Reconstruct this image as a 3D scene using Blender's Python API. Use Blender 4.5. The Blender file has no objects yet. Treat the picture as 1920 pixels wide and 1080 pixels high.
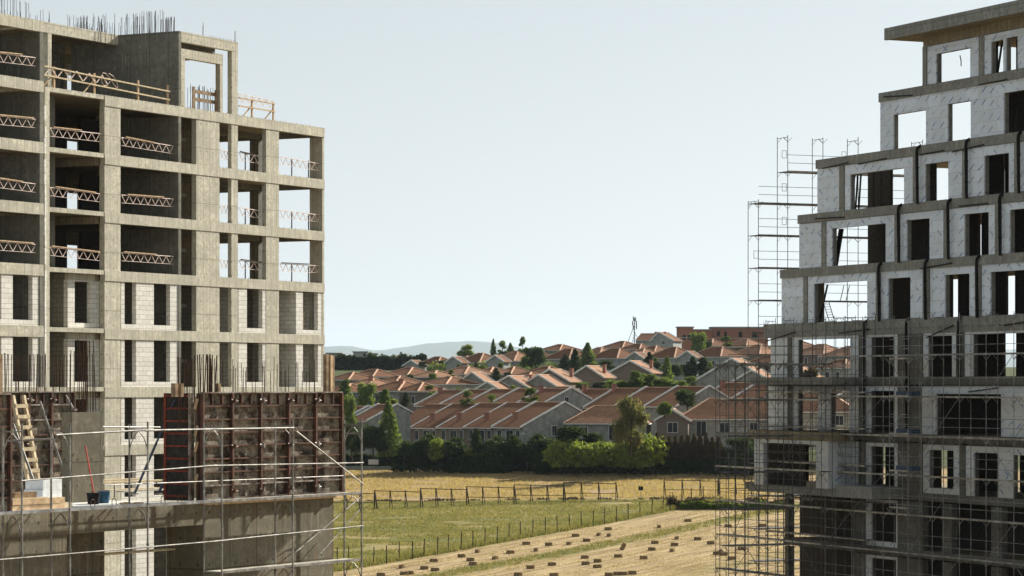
import bpy, math, random
from math import sin, cos, radians as R, pi, sqrt, atan2
from mathutils import Vector, noise as mnoise
random.seed(7)
S = bpy.context.scene
COL = S.collection
F = 5400.0; HY = 722.0; EYE = 20.5          # focal length in photo pixels, eye-level row, eye height
# ---------------------------------------------------------------- materials
def nodes(name):
    m = bpy.data.materials.new(name); m.use_nodes = True
    nt = m.node_tree; b = nt.nodes['Principled BSDF']; b.inputs['Specular IOR Level'].default_value = .08
    return m, nt, b
def N(nt, t, **k):
    n = nt.nodes.new(t)
    for a, v in k.items():
        if a.startswith('_'): n.inputs[a[1:]].default_value = v
        else: setattr(n, a, v)
    return n
def L(nt, a, b): nt.links.new(a, b)
def mixc(nt, fac, a, b, mode='MIX'):
    n = nt.nodes.new('ShaderNodeMix'); n.data_type = 'RGBA'; n.blend_type = mode
    for i, v in ((0, fac), (6, a), (7, b)):
        if hasattr(v, 'is_output'): L(nt, v, n.inputs[i])
        elif v is not None:
            n.inputs[i].default_value = v if i == 0 else (*v, 1)
    return n.outputs[2]
def ramp(nt, src, p0, p1, c0=(0, 0, 0), c1=(1, 1, 1)):
    n = nt.nodes.new('ShaderNodeValToRGB'); L(nt, src, n.inputs[0])
    e = n.color_ramp.elements; e[0].position = p0; e[1].position = p1
    e[0].color = (*c0, 1); e[1].color = (*c1, 1); return n.outputs[0]
def tex(nt, scale=(1, 1, 1), rot=(0, 0, 0)):
    t = N(nt, 'ShaderNodeTexCoord'); m = N(nt, 'ShaderNodeMapping')
    m.inputs['Scale'].default_value = scale; m.inputs['Rotation'].default_value = rot
    L(nt, t.outputs['Object'], m.inputs[0]); return m.outputs[0]
def noisef(nt, co, scale, detail=6, rough=.6):
    n = N(nt, 'ShaderNodeTexNoise'); n.inputs['Scale'].default_value = scale
    n.inputs['Detail'].default_value = detail; n.inputs['Roughness'].default_value = rough
    L(nt, co, n.inputs['Vector']); return n.outputs[0]
def math_(nt, op, a, b=None, c=None):
    n = N(nt, 'ShaderNodeMath', operation=op)
    for i, v in enumerate((a, b, c)):
        if v is None: continue
        if hasattr(v, 'is_output'): L(nt, v, n.inputs[i])
        else: n.inputs[i].default_value = v
    return n.outputs[0]
def bump(nt, b, h, st=.4, d=.02):
    n = N(nt, 'ShaderNodeBump'); n.inputs['Strength'].default_value = st; n.inputs['Distance'].default_value = d
    L(nt, h, n.inputs['Height']); L(nt, n.outputs[0], b.inputs['Normal'])
def facecoords(nt):
    """object coordinates turned so that (x or y, z) becomes (x, y) on upright faces"""
    t = N(nt, 'ShaderNodeTexCoord'); s = N(nt, 'ShaderNodeSeparateXYZ'); L(nt, t.outputs['Object'], s.inputs[0])
    sm = math_(nt, 'ADD', s.outputs[0], s.outputs[1])
    c = N(nt, 'ShaderNodeCombineXYZ'); L(nt, sm, c.inputs[0]); L(nt, s.outputs[2], c.inputs[1])
    return c.outputs[0], sm, s.outputs[2], t.outputs['Object']

def concrete(name, col, dark, joint=1.25, stain=.5, rust=0):
    m, nt, b = nodes(name)
    fc, u, z, ob = facecoords(nt)
    oi = N(nt, 'ShaderNodeObjectInfo')
    big = noisef(nt, tex(nt, (.5, .5, .8)), 1.0, 5)
    mid = noisef(nt, ob, 2.6, 7, .75)
    fine = noisef(nt, ob, 8, 8, .8)
    grit = noisef(nt, ob, 26, 3, .8)
    streak = noisef(nt, tex(nt, (4.5, 4.5, .4)), 1.0, 5, .7)
    board = noisef(nt, tex(nt, (.3, .3, 7)), 1.0, 4, .7)
    c = mixc(nt, ramp(nt, big, .4, .6), dark, col)
    c = mixc(nt, ramp(nt, mid, .42, .6, (.6,) * 3, (0, 0, 0)), c, tuple(x * .72 for x in dark))
    c = mixc(nt, ramp(nt, mid, .56, .66, (0, 0, 0), (.5,) * 3), c, tuple(min(1, x * 1.25) for x in col))
    c = mixc(nt, ramp(nt, streak, .54, .66, (0, 0, 0), (stain,) * 3), c, tuple(x * .5 for x in col))
    c = mixc(nt, ramp(nt, board, .56, .64, (0, 0, 0), (.3,) * 3), c, tuple(x * .6 for x in col))
    c = mixc(nt, ramp(nt, fine, .42, .56, (.55,) * 3, (0, 0, 0)), c, tuple(x * .5 for x in col))
    c = mixc(nt, ramp(nt, grit, .58, .64, (0, 0, 0), (.7,) * 3), c, tuple(x * .25 for x in col))
    c = mixc(nt, math_(nt, 'MULTIPLY', oi.outputs['Random'], .3), c, tuple(x * .75 for x in dark))
    def cell(v, k): return math_(nt, 'ABSOLUTE', math_(nt, 'SUBTRACT', math_(nt, 'FRACT', math_(nt, 'MULTIPLY', v, 1 / k)), .5))
    hole = math_(nt, 'MULTIPLY', math_(nt, 'LESS_THAN', cell(u, .62), .055), math_(nt, 'LESS_THAN', cell(z, .75), .05))
    c = mixc(nt, math_(nt, 'MULTIPLY', hole, .75), c, tuple(x * .2 for x in dark))
    drip = noisef(nt, tex(nt, (9, 9, .5)), 1.0, 3, .6)
    c = mixc(nt, ramp(nt, drip, .6, .7, (0, 0, 0), (.35,) * 3), c, tuple(min(1, x * 1.5) for x in col))
    br = N(nt, 'ShaderNodeTexBrick'); br.offset = 0; br.inputs['Scale'].default_value = 1
    br.inputs['Brick Width'].default_value = joint; br.inputs['Row Height'].default_value = 3.05
    br.inputs['Mortar Size'].default_value = .022; br.inputs['Mortar Smooth'].default_value = .2
    br.inputs['Color1'].default_value = (0, 0, 0, 1); br.inputs['Color2'].default_value = (.16, .16, .16, 1)
    br.inputs['Mortar'].default_value = (.8, .8, .8, 1)
    L(nt, fc, br.inputs[0])
    c = mixc(nt, br.outputs[0], c, tuple(x * .45 for x in dark))
    if rust:
        rn = noisef(nt, tex(nt, (1.4, 1.4, .3), (0, 0, .4)), 1, 5)
        c = mixc(nt, ramp(nt, rn, .52, .75, (0, 0, 0), (rust,) * 3), c, (.16, .08, .035))
    L(nt, c, b.inputs['Base Color']); b.inputs['Roughness'].default_value = .93
    bump(nt, b, math_(nt, 'ADD', fine, big), .55, .03)
    return m
def blockmat(name, col, mort, w=.6, h=.25, dirt=.35):
    m, nt, b = nodes(name)
    fc, u, z, ob = facecoords(nt)
    br = N(nt, 'ShaderNodeTexBrick'); br.inputs['Scale'].default_value = 1
    br.inputs['Brick Width'].default_value = w; br.inputs['Row Height'].default_value = h
    br.inputs['Mortar Size'].default_value = .011; br.inputs['Mortar Smooth'].default_value = .1; br.inputs['Bias'].default_value = -.2
    br.inputs['Color1'].default_value = (*col, 1); br.inputs['Color2'].default_value = (*[x * .84 for x in col], 1)
    br.inputs['Mortar'].default_value = (*mort, 1); L(nt, fc, br.inputs[0])
    n = noisef(nt, ob, 1.6, 7, .8); n2 = noisef(nt, ob, 9, 6, .8)
    c = mixc(nt, ramp(nt, n, .48, .72, (0, 0, 0), (dirt,) * 3), br.outputs[0], tuple(x * .55 for x in col))
    c = mixc(nt, ramp(nt, n2, .54, .64, (0, 0, 0), (.55,) * 3), c, tuple(x * .45 for x in col))
    L(nt, c, b.inputs['Base Color']); b.inputs['Roughness'].default_value = .92
    bump(nt, b, math_(nt, 'SUBTRACT', n2, math_(nt, 'MULTIPLY', br.outputs['Fac'], 2.0)), .5, .02)
    return m
def simple(name, col, rough=.7, metal=0, var=.3, scale=6, dark=None):
    m, nt, b = nodes(name)
    ob = tex(nt); n = noisef(nt, ob, scale, 5, .65)
    dk = dark or tuple(x * (1 - var) * .8 for x in col)
    c = mixc(nt, ramp(nt, n, .38, .66), dk, col)
    L(nt, c, b.inputs['Base Color']); b.inputs['Roughness'].default_value = rough; b.inputs['Metallic'].default_value = metal
    return m
def insulation(name='insulation_board', k=(.78, .87, .99)):
    m, nt, b = nodes(name)
    fc, u, z, ob = facecoords(nt)
    br = N(nt, 'ShaderNodeTexBrick'); br.inputs['Scale'].default_value = 1; br.offset = .37
    br.inputs['Brick Width'].default_value = 1.22; br.inputs['Row Height'].default_value = .61
    br.inputs['Mortar Size'].default_value = .013; br.inputs['Mortar Smooth'].default_value = 0
    br.inputs['Color1'].default_value = (*[.86 * x for x in k], 1); br.inputs['Color2'].default_value = (*[.74 * x for x in k], 1)
    br.inputs['Mortar'].default_value = (.50, .50, .52, 1); L(nt, fc, br.inputs[0])
    # slanted rows of printed blue strokes; the slant flips from board to board
    def strokes(sgn, col_, base):
        a = math_(nt, 'ADD', math_(nt, 'MULTIPLY', u, sgn * .82), math_(nt, 'MULTIPLY', z, .57))      # along
        c_ = math_(nt, 'SUBTRACT', math_(nt, 'MULTIPLY', u, .57), math_(nt, 'MULTIPLY', z, sgn * .82))  # across
        bb = math_(nt, 'MULTIPLY', c_, 1 / .52)
        row = math_(nt, 'FLOOR', bb); fb = math_(nt, 'SUBTRACT', bb, row)
        aa = math_(nt, 'ADD', math_(nt, 'MULTIPLY', a, 1 / 1.0), math_(nt, 'MULTIPLY', row, .43))
        fa = math_(nt, 'FRACT', aa)
        on = math_(nt, 'MULTIPLY', math_(nt, 'LESS_THAN', fa, .5), math_(nt, 'LESS_THAN', math_(nt, 'ABSOLUTE', math_(nt, 'SUBTRACT', fb, .5)), .10))
        g = noisef(nt, ob, 30, 2); g2 = noisef(nt, ob, .8, 3); on = math_(nt, 'MULTIPLY', on, math_(nt, 'GREATER_THAN', g, .44)); on = math_(nt, 'MULTIPLY', on, ramp(nt, g2, .38, .58, (.15,) * 3))
        return on
    s1 = strokes(1, 0, 0); s2 = strokes(-1, 0, 0)
    sel = N(nt, 'ShaderNodeTexWhiteNoise'); cc = N(nt, 'ShaderNodeCombineXYZ')
    L(nt, math_(nt, 'FLOOR', math_(nt, 'MULTIPLY', u, .82)), cc.inputs[0]); L(nt, math_(nt, 'FLOOR', math_(nt, 'MULTIPLY', z, 1.64)), cc.inputs[1])
    L(nt, cc.outputs[0], sel.inputs[0])
    pick = math_(nt, 'GREATER_THAN', sel.outputs[0], .28)
    st = math_(nt, 'ADD', math_(nt, 'MULTIPLY', s1, pick), math_(nt, 'MULTIPLY', s2, math_(nt, 'SUBTRACT', 1, pick)))
    c = mixc(nt, math_(nt, 'MULTIPLY', st, .9), br.outputs[0], (.12, .20, .40))
    n = noisef(nt, ob, 1.1, 6, .7); c = mixc(nt, ramp(nt, n, .45, .75, (0, 0, 0), (.5,) * 3), c, (.50, .49, .46))
    n3 = noisef(nt, ob, 11, 5, .8); c = mixc(nt, ramp(nt, n3, .6, .72, (0, 0, 0), (.45,) * 3), c, (.30, .30, .30))
    L(nt, c, b.inputs['Base Color']); b.inputs['Roughness'].default_value = .85
    return m
def rooftile(name, c1, c2):
    m, nt, b = nodes(name)
    t = N(nt, 'ShaderNodeTexCoord'); br = N(nt, 'ShaderNodeTexBrick'); br.inputs['Scale'].default_value = 1
    br.inputs['Brick Width'].default_value = .5; br.inputs['Row Height'].default_value = .5
    br.inputs['Mortar Size'].default_value = .05; br.inputs['Mortar Smooth'].default_value = .5
    br.inputs['Color1'].default_value = (*c1, 1); br.inputs['Color2'].default_value = (*c2, 1)
    br.inputs['Mortar'].default_value = (*[x * .42 for x in c2], 1)
    L(nt, t.outputs['UV'], br.inputs[0])
    n = noisef(nt, t.outputs['Object'], .5, 7, .7); n2 = noisef(nt, t.outputs['Object'], 2, 6, .85)
    c = mixc(nt, ramp(nt, n, .42, .72, (0, 0, 0), (.5,) * 3), br.outputs[0], tuple(x * .45 for x in c2))
    c = mixc(nt, ramp(nt, n2, .52, .7, (0, 0, 0), (.5,) * 3), c, tuple(x * 1.35 for x in c1))
    oi = N(nt, 'ShaderNodeObjectInfo')
    c = mixc(nt, math_(nt, 'MULTIPLY', oi.outputs['Random'], .35), c, tuple(x * .6 for x in c1))
    L(nt, c, b.inputs['Base Color']); b.inputs['Roughness'].default_value = .85
    bump(nt, b, math_(nt, 'SUBTRACT', 1, br.outputs['Fac']), .6, .04)
    return m
def foliage(name, c1, c2, dead=None):
    m, nt, b = nodes(name)
    g = N(nt, 'ShaderNodeNewGeometry'); oi = N(nt, 'ShaderNodeObjectInfo'); ob = tex(nt)
    n = noisef(nt, ob, .9, 3); 
    c = mixc(nt, g.outputs['Random Per Island'], c1, c2)
    c = mixc(nt, ramp(nt, n, .4, .65, (0, 0, 0), (.55,) * 3), c, dead or tuple(x * .55 for x in c1))
    c = mixc(nt, math_(nt, 'MULTIPLY', oi.outputs['Random'], .35), c, tuple(x * .55 for x in c1))
    L(nt, c, b.inputs['Base Color']); b.inputs['Roughness'].default_value = .6
    tr = N(nt, 'ShaderNodeBsdfTranslucent'); L(nt, mixc(nt, 1, c, (1.0, 1.0, .55), 'MULTIPLY'), tr.inputs[0])
    mx = N(nt, 'ShaderNodeMixShader'); mx.inputs[0].default_value = .45
    L(nt, b.outputs[0], mx.inputs[1]); L(nt, tr.outputs[0], mx.inputs[2])
    L(nt, mx.outputs[0], nt.nodes['Material Output'].inputs['Surface'])
    return m
def formply(name='formwork_ply'):
    m, nt, b = nodes(name); ob = tex(nt)
    n = noisef(nt, ob, 1.3, 7, .75); n2 = noisef(nt, ob, 5, 6, .8); n3 = noisef(nt, ob, 16, 4, .8)
    c = mixc(nt, ramp(nt, n, .42, .56), (.03, .024, .02), (.30, .26, .20))
    c = mixc(nt, ramp(nt, n2, .5, .64, (0, 0, 0), (.85,) * 3), c, (.10, .052, .028))
    c = mixc(nt, ramp(nt, n3, .52, .6, (0, 0, 0), (.8,) * 3), c, (.015, .013, .012))
    L(nt, c, b.inputs['Base Color']); b.inputs['Roughness'].default_value = .8
    bump(nt, b, n2, .5, .02)
    return m
def pole_mat(name, c1, c2, metal=.5):
    m, nt, b = nodes(name); ob = tex(nt)
    n = noisef(nt, ob, 2.2, 6, .7); n2 = noisef(nt, ob, 12, 4, .7)
    c = mixc(nt, ramp(nt, n, .42, .62), c2, c1); c = mixc(nt, ramp(nt, n2, .55, .68, (0, 0, 0), (.7,) * 3), c, (.11, .06, .035))
    L(nt, c, b.inputs['Base Color']); b.inputs['Roughness'].default_value = .5; b.inputs['Metallic'].default_value = metal
    return m
M = dict(
    conc=concrete('concrete', (.73, .685, .555), (.55, .515, .415), .62),
    conc2=concrete('concrete_shaded', (.29, .28, .235), (.18, .175, .145)),  # darker copy of the pale concrete; shade of inner walls is in the colour
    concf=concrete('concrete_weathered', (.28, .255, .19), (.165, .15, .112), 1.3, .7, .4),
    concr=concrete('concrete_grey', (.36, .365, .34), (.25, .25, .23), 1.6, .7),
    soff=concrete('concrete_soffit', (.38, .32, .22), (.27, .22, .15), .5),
    dusty=simple('concrete_dusty', (.72, .71, .66), .95, 0, .2, 2, (.55, .54, .50)),
    block=blockmat('aerated_block', (.74, .715, .65), (.33, .31, .27)),
    block2=blockmat('grey_block', (.26, .235, .19), (.10, .09, .07), .5, .25),
    rbrick=blockmat('red_brick', (.33, .135, .085), (.25, .19, .15), .4, .2, .5),
    ins=insulation(), ins2=insulation('insulation_board_dusty_shaded', (.72, .76, .78)), concd=concrete('concrete_grey_shaded', (.23, .225, .195), (.14, .135, .12), 1.6, .7), dark=simple('dark_inside', (.05, .045, .04), .95),  # scaffold shade painted into lower boards and concrete, room shade into the interior tone
    pipe=simple('black_pipe', (.012, .012, .012), .5), rebar=simple('rebar_steel', (.13, .075, .05), .75, .3, .4, 20),
    steel=pole_mat('scaffold_steel', (.42, .41, .38), (.20, .19, .175)),
    steel2=pole_mat('scaffold_steel_dull', (.34, .34, .33), (.16, .16, .155), .2),
    steel3=pole_mat('scaffold_steel_dark', (.16, .16, .16), (.07, .07, .07), .3),
    deck=simple('deck_board', (.62, .58, .50), .8, 0, .4, 3), deckd=simple('deck_board_grey', (.17, .18, .21), .8, 0, .3, 3),
    ply=formply(), fframe=pole_mat('formwork_frame', (.15, .075, .052), (.075, .05, .04), .1),
    fred=simple('formwork_red', (.24, .055, .035), .6, 0, .3), fgrey=pole_mat('formwork_grey', (.33, .31, .28), (.14, .09, .07), .2),
    wood=simple('pine_wood', (.70, .57, .38), .8, 0, .3, 5), wood2=simple('orange_wood', (.66, .49, .31), .8, 0, .3, 5, (.40, .27, .16)),
    plank=simple('weathered_plank', (.34, .24, .15), .85, 0, .4, 5), truss=simple('pink_truss', (.92, .86, .80), .7, 0, .3, 9, (.55, .36, .30)),
    foam=simple('white_foam', (.80, .82, .84), .9, 0, .08, 4), blue=simple('blue_paint', (.07, .10, .15), .5), bluep=simple('blue_plastic', (.05, .12, .20), .5),
    red=simple('red_handle', (.55, .06, .03), .5), black=simple('black_rubber', (.02, .02, .02), .6), shine=pole_mat('zinc', (.34, .325, .30), (.15, .145, .135), .3),
    tile=rooftile('roof_tile', (.225, .103, .05), (.15, .068, .034)), tile2=rooftile('roof_tile_light', (.38, .205, .12), (.28, .15, .09)),
    ridge=simple('ridge_tile', (.78, .50, .35), .8, 0, .2, 3), verge=simple('white_verge', (.78, .77, .73), .6, 0, .15, 2),
    cream=simple('cream_render', (.42, .40, .34), .9, 0, .15, 1), grey=simple('grey_render', (.33, .33, .30), .9, 0, .2, 1),
    brickd=blockmat('brown_brick', (.22, .165, .13), (.22, .20, .17), .3, .1, .3), pale=simple('pale_render', (.36, .37, .36), .9, 0, .12, 1),
    glass=simple('dark_glass', (.03, .035, .04), .15), frame=simple('window_frame', (.72, .72, .70), .5, 0, .1), chim=blockmat('chimney_brick', (.36, .16, .11), (.3, .2, .16), .25, .08),
    bark=simple('bark', (.10, .075, .05), .9, 0, .4, 8), foam2=simple('sealant', (.88, .87, .82), .9, 0, .2, 8),
    leaf1=foliage('leaves_green', (.10, .15, .035), (.26, .33, .09)), leaf2=foliage('leaves_bright', (.15, .20, .04), (.38, .44, .10)),
    leaf3=foliage('leaves_dark', (.032, .052, .02), (.085, .12, .042)), leaf4=foliage('leaves_olive', (.14, .15, .06), (.27, .26, .11), (.17, .12, .07)),
    leaf5=foliage('leaves_bluegreen', (.03, .06, .04), (.06, .10, .06)), leaf6=foliage('leaves_brown', (.07, .05, .035), (.12, .09, .05)),
    bale=simple('hay_bale', (.36, .26, .14), .95, 0, .6, 9, (.09, .06, .035)), soil=simple('dark_soil', (.10, .075, .05), .95, 0, .5, 2),
    post=simple('fence_post', (.06, .055, .05), .8), sign=simple('sign_black', (.02, .02, .025), .5), rustd=simple('rusty_steel', (.05, .035, .028), .8, .2),
    mast=simple('mast_steel', (.22, .23, .24), .6, .3), panel=simple('white_panel', (.7, .7, .7), .5, 0, .1),
)
# ---------------------------------------------------------------- mesh helpers
class MB:
    def __init__(s): s.v = []; s.f = []; s.uv = None
    def box(s, x0, x1, y0, y1, z0, z1):
        if x0 > x1: x0, x1 = x1, x0
        if y0 > y1: y0, y1 = y1, y0
        if z0 > z1: z0, z1 = z1, z0
        n = len(s.v)
        s.v += [(x0, y0, z0), (x1, y0, z0), (x1, y1, z0), (x0, y1, z0), (x0, y0, z1), (x1, y0, z1), (x1, y1, z1), (x0, y1, z1)]
        s.f += [(n, n + 3, n + 2, n + 1), (n + 4, n + 5, n + 6, n + 7), (n, n + 1, n + 5, n + 4), (n + 1, n + 2, n + 6, n + 5), (n + 2, n + 3, n + 7, n + 6), (n + 3, n, n + 4, n + 7)]
        return s
    def tube(s, a, b, r, k=6, r2=None):
        a = Vector(a); b = Vector(b); d = (b - a)
        if d.length < 1e-6: return s
        d.normalize(); up = Vector((0, 0, 1)) if abs(d.z) < .9 else Vector((1, 0, 0))
        p = d.cross(up).normalized(); q = d.cross(p); n = len(s.v); r2 = r if r2 is None else r2
        for c, rr in ((a, r), (b, r2)):
            for i in range(k):
                t = 2 * pi * i / k; s.v.append(tuple(c + p * cos(t) * rr + q * sin(t) * rr))
        for i in range(k):
            j = (i + 1) % k; s.f.append((n + i, n + j, n + k + j, n + k + i))
        s.f.append(tuple(n + i for i in range(k))[::-1]); s.f.append(tuple(n + k + i for i in range(k)))
        return s
    def bar(s, a, b, w, h):
        """a squared timber or plate from a to b: w sideways, h the other way"""
        a = Vector(a); b = Vector(b); d = (b - a).normalized()
        up = Vector((0, 0, 1)) if abs(d.z) < .95 else Vector((0, 1, 0))
        p = d.cross(up).normalized() * (w / 2); q = p.cross(d).normalized() * (h / 2); n = len(s.v)
        for c in (a, b):
            for i, j in ((-1, -1), (1, -1), (1, 1), (-1, 1)): s.v.append(tuple(c + p * i + q * j))
        s.f += [(n, n + 1, n + 2, n + 3), (n + 7, n + 6, n + 5, n + 4)]
        for i in range(4):
            j = (i + 1) % 4; s.f.append((n + i, n + 4 + i, n + 4 + j, n + j))
        return s
    def curve(s, pts, r, k=6):
        for a, b in zip(pts, pts[1:]): s.tube(a, b, r, k)
        return s
    def poly(s, pts):
        n = len(s.v); s.v += [tuple(p) for p in pts]; s.f.append(tuple(range(n, n + len(pts)))); return s
    def prism(s, pts, d):
        """closed polygon pts extruded by vector d"""
        n = len(s.v); k = len(pts); d = Vector(d)
        s.v += [tuple(p) for p in pts] + [tuple(Vector(p) + d) for p in pts]
        s.f += [tuple(range(n, n + k)), tuple(range(n + 2 * k - 1, n + k - 1, -1))]
        for i in range(k):
            j = (i + 1) % k; s.f.append((n + i, n + k + i, n + k + j, n + j))
        return s
    def mesh(s, name, mat):
        me = bpy.data.meshes.new(name); me.from_pydata(s.v, [], s.f); me.materials.append(M[mat] if isinstance(mat, str) else mat)
        me.validate(); me.update()
        return me
    def build(s, name, mat, parent=None, loc=None, fix=True):
        me = s.mesh(name, mat)
        if fix:
            import bmesh
            bm = bmesh.new(); bm.from_mesh(me); bmesh.ops.recalc_face_normals(bm, faces=bm.faces); bm.to_mesh(me); bm.free()
        o = bpy.data.objects.new(name, me); COL.objects.link(o); o.parent = parent
        if loc: o.location = loc
        return o
def tag(o, label=None, cat=None, group=None, kind=None):
    if label: o['label'] = label
    if cat: o['category'] = cat
    if group: o['group'] = group
    if kind: o['kind'] = kind
    return o
def empty(name, loc=(0, 0, 0), rz=0, label=None, cat=None, group=None):
    o = bpy.data.objects.new(name, None); COL.objects.link(o); o.location = loc; o.rotation_euler.z = rz
    o.empty_display_size = .1
    return tag(o, label, cat, group)
def copy_tree2(ch, c):
    d = ch.copy(); COL.objects.link(d); d.parent = c
    for g in [x for x in ALLKIDS(ch)]:
        e = g.copy(); COL.objects.link(e); e.parent = d
def ALLKIDS(o): return list(o.children)
def copy_thing(root, loc, rz, label, group=None, scale=None):
    c = root.copy(); COL.objects.link(c); c.location = loc; c.rotation_euler = (0, 0, rz)
    if scale: c.scale = scale
    c['label'] = label
    if group: c['group'] = group
    for ch in list(root.children): copy_tree2(ch, c)
    return c
ORD = ['first', 'second', 'third', 'fourth', 'fifth', 'sixth', 'seventh', 'eighth', 'ninth', 'tenth', 'eleventh', 'twelfth', 'thirteenth', 'fourteenth', 'fifteenth', 'sixteenth', 'seventeenth', 'eighteenth', 'nineteenth', 'twentieth', 'twenty-first', 'twenty-second', 'twenty-third', 'twenty-fourth', 'twenty-fifth', 'twenty-sixth', 'twenty-seventh']

class Fr:
    """a building's own frame: x along its front, y into its depth, z up; placed where the photograph's rays meet it"""
    def __init__(s, px, Z, ang, side):
        s.O = ((px - 960) * Z / F, Z)
        if side < 0: s.e = (sin(ang), cos(ang))
        else: s.e = (sin(ang), -cos(ang))
        s.g = (-s.e[1], s.e[0]); s.rz = atan2(s.e[1], s.e[0])
    def root(s, name, label, cat, group=None): return empty(name, (s.O[0], s.O[1], 0), s.rz, label, cat, group)
    def U(s, px, v=0):
        t = (px - 960) / F
        return (t * (s.O[1] + v * s.g[1]) - s.O[0] - v * s.g[0]) / (s.e[0] - t * s.e[1])
    def dist(s, u, v=0): return s.O[1] + u * s.e[1] + v * s.g[1]
    def z(s, px, py, v=0): return EYE + (HY - py) / F * s.dist(s.U(px, v), v)
    def w(s, u, v, z=0): return (s.O[0] + u * s.e[0] + v * s.g[0], s.O[1] + u * s.e[1] + v * s.g[1], z)
    def P(s, px, py, v=0): return (s.U(px, v), v, s.z(px, py, v))
# ---------------------------------------------------------------- terrain
TER = [(0, 0), (230, .0), (290, .25), (330, 1.5), (370, 3.2), (400, 4.3), (450, 6.8), (475, 8.8), (500, 10.5), (560, 14), (620, 17.5), (700, 21.5), (780, 24.3), (860, 26), (1000, 25.5), (1500, 20), (9000, 14), (30000, 10)]
def prof(y):
    for (a, ha), (b, hb) in zip(TER, TER[1:]):
        if y <= b:
            t = max(0, (y - a) / (b - a)); return ha + (hb - ha) * t
    return TER[-1][1]
def ter(x, y):
    h = sum(prof(y + d) for d in (-12, -6, 0, 6, 12)) / 5
    if 280 < y < 1200: h += .25 * mnoise.noise(Vector((x * .03, y * .03, 0))) * min(1, (y - 280) / 60)
    return h
def hit(px, py, lo=285, hi=900):
    """the ground point seen at photo pixel (px, py)"""
    t = (px - 960) / F; y = lo
    while y < hi:
        if EYE + (HY - py) / F * y <= ter(t * y, y): break
        y += .5
    return (t * y, y, ter(t * y, y))
HAZE, SKY, EXPO = .000026, .05, 1.08
# ================================================================ LEFT UNFINISHED BLOCK
LB = Fr(195, 150.4, R(28), -1)
U = LB.U
LV = [EYE + 15.15 - 3.05 * k for k in range(0, 12)]     # tops of the floors, highest first
lb = LB.root('unfinished_apartment_block', 'tall bare concrete apartment block with open upper floors and blockwork lower floors, at left', 'building')
u0, u1, uW, uE = U(197), U(340), U(335), U(609)
uS0, uS1 = U(93), U(197)
D = 12.5
def bx(root, name, mat, *b):
    m = MB()
    for q in b: m.box(*q)
    return m.build(name, mat, root)
ZB = 0.0
# --- main wing
for k, z in enumerate(LV[:8]):
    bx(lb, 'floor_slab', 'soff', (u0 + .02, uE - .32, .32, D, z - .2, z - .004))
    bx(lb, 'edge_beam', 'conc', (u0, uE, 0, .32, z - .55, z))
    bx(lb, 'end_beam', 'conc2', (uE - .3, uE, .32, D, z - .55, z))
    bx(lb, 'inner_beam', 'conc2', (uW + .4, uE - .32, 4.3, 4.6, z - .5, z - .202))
for k in range(8):
    zt = LV[k] - .55; zb = LV[k + 1] if k < 7 else ZB
    cols = [(197, 227, .36), (369, 412.6, .34), (435, 447, .28), (500, 524, .32), (605, 609, .9)]
    for a, b_, d in cols:
        bx(lb, 'column', 'conc', (U(a) + (.004 if a == 197 else 0), U(b_) - (.006 if b_ == 609 else 0), .035, d, zb, zt))
    for v in (4.4, 9.0): bx(lb, 'column', 'conc2', (uE - .38, uE - .01, v, v + .62, zb, zt))
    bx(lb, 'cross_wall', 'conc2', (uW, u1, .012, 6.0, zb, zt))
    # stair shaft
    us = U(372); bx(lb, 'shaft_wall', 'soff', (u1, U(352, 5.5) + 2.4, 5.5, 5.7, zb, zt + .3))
    hm = (zb + LV[k]) / 2 if k < 7 else zb + 1.6
    if k < 7:
        bx(lb, 'stair_landing', 'conc', (u1 + .01, us + .6, 1.2, 2.5, hm - .18, hm))
        m = MB()
        m.prism([(u1 + .02, 2.5, hm - .18), (u1 + .02, 2.5, hm), (u1 + .02, 5.4, LV[k]), (u1 + .02, 5.4, LV[k] - .3)], (1.1, 0, 0))
        m.prism([(u1 + 1.25, 2.5, hm - .18), (u1 + 1.25, 2.5, hm), (u1 + 1.25, 5.4, zb + .1), (u1 + 1.25, 5.4, zb - .1)], (1.1, 0, 0))
        m.build('stair_flight', 'conc2', lb)
# --- recessed bay left of the big column
for k, z in enumerate(LV[:8]):
    bx(lb, 'floor_slab', 'soff', (uS0 - .6, u0 - .002, .38, D, z - .2, z - .004))
    bx(lb, 'slab_edge', 'conc', (uS0 + .0, u0 - .004, .02, .38, z - .23, z))
    if k > 0: bx(lb, 'inner_beam', 'soff', (u0 - .34, u0 - .01, .4, D, z - .62, z - .24))
    bx(lb, 'inner_beam', 'soff', (uS0, u0 - .36, 3.4, 3.7, z - .5, z - .202))
for k in range(7):
    zb, zt = LV[k + 1], LV[k]
    bx(lb, 'inner_column', 'conc2', (U(94, 1.4), U(94, 1.4) + .42, 1.4, 1.8, zb, zt - .23))
# pilaster at the joint, with white sealing foam
bx(lb, 'joint_pilaster', 'conc', (U(84), uS0, 0, .5, ZB, LV[0] - .02))
m = MB()
zz = LV[0] - 1.0
while zz > ZB + 2:
    hh = random.uniform(.5, 1.3); dx = random.uniform(-.03, .03)
    m.box(U(82.5) + dx, U(85.5) + dx, -.05, .02, zz - hh, zz); zz -= hh + random.choice((.02, .05, .3))
m.build('joint_filler', 'foam2', lb)
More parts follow.
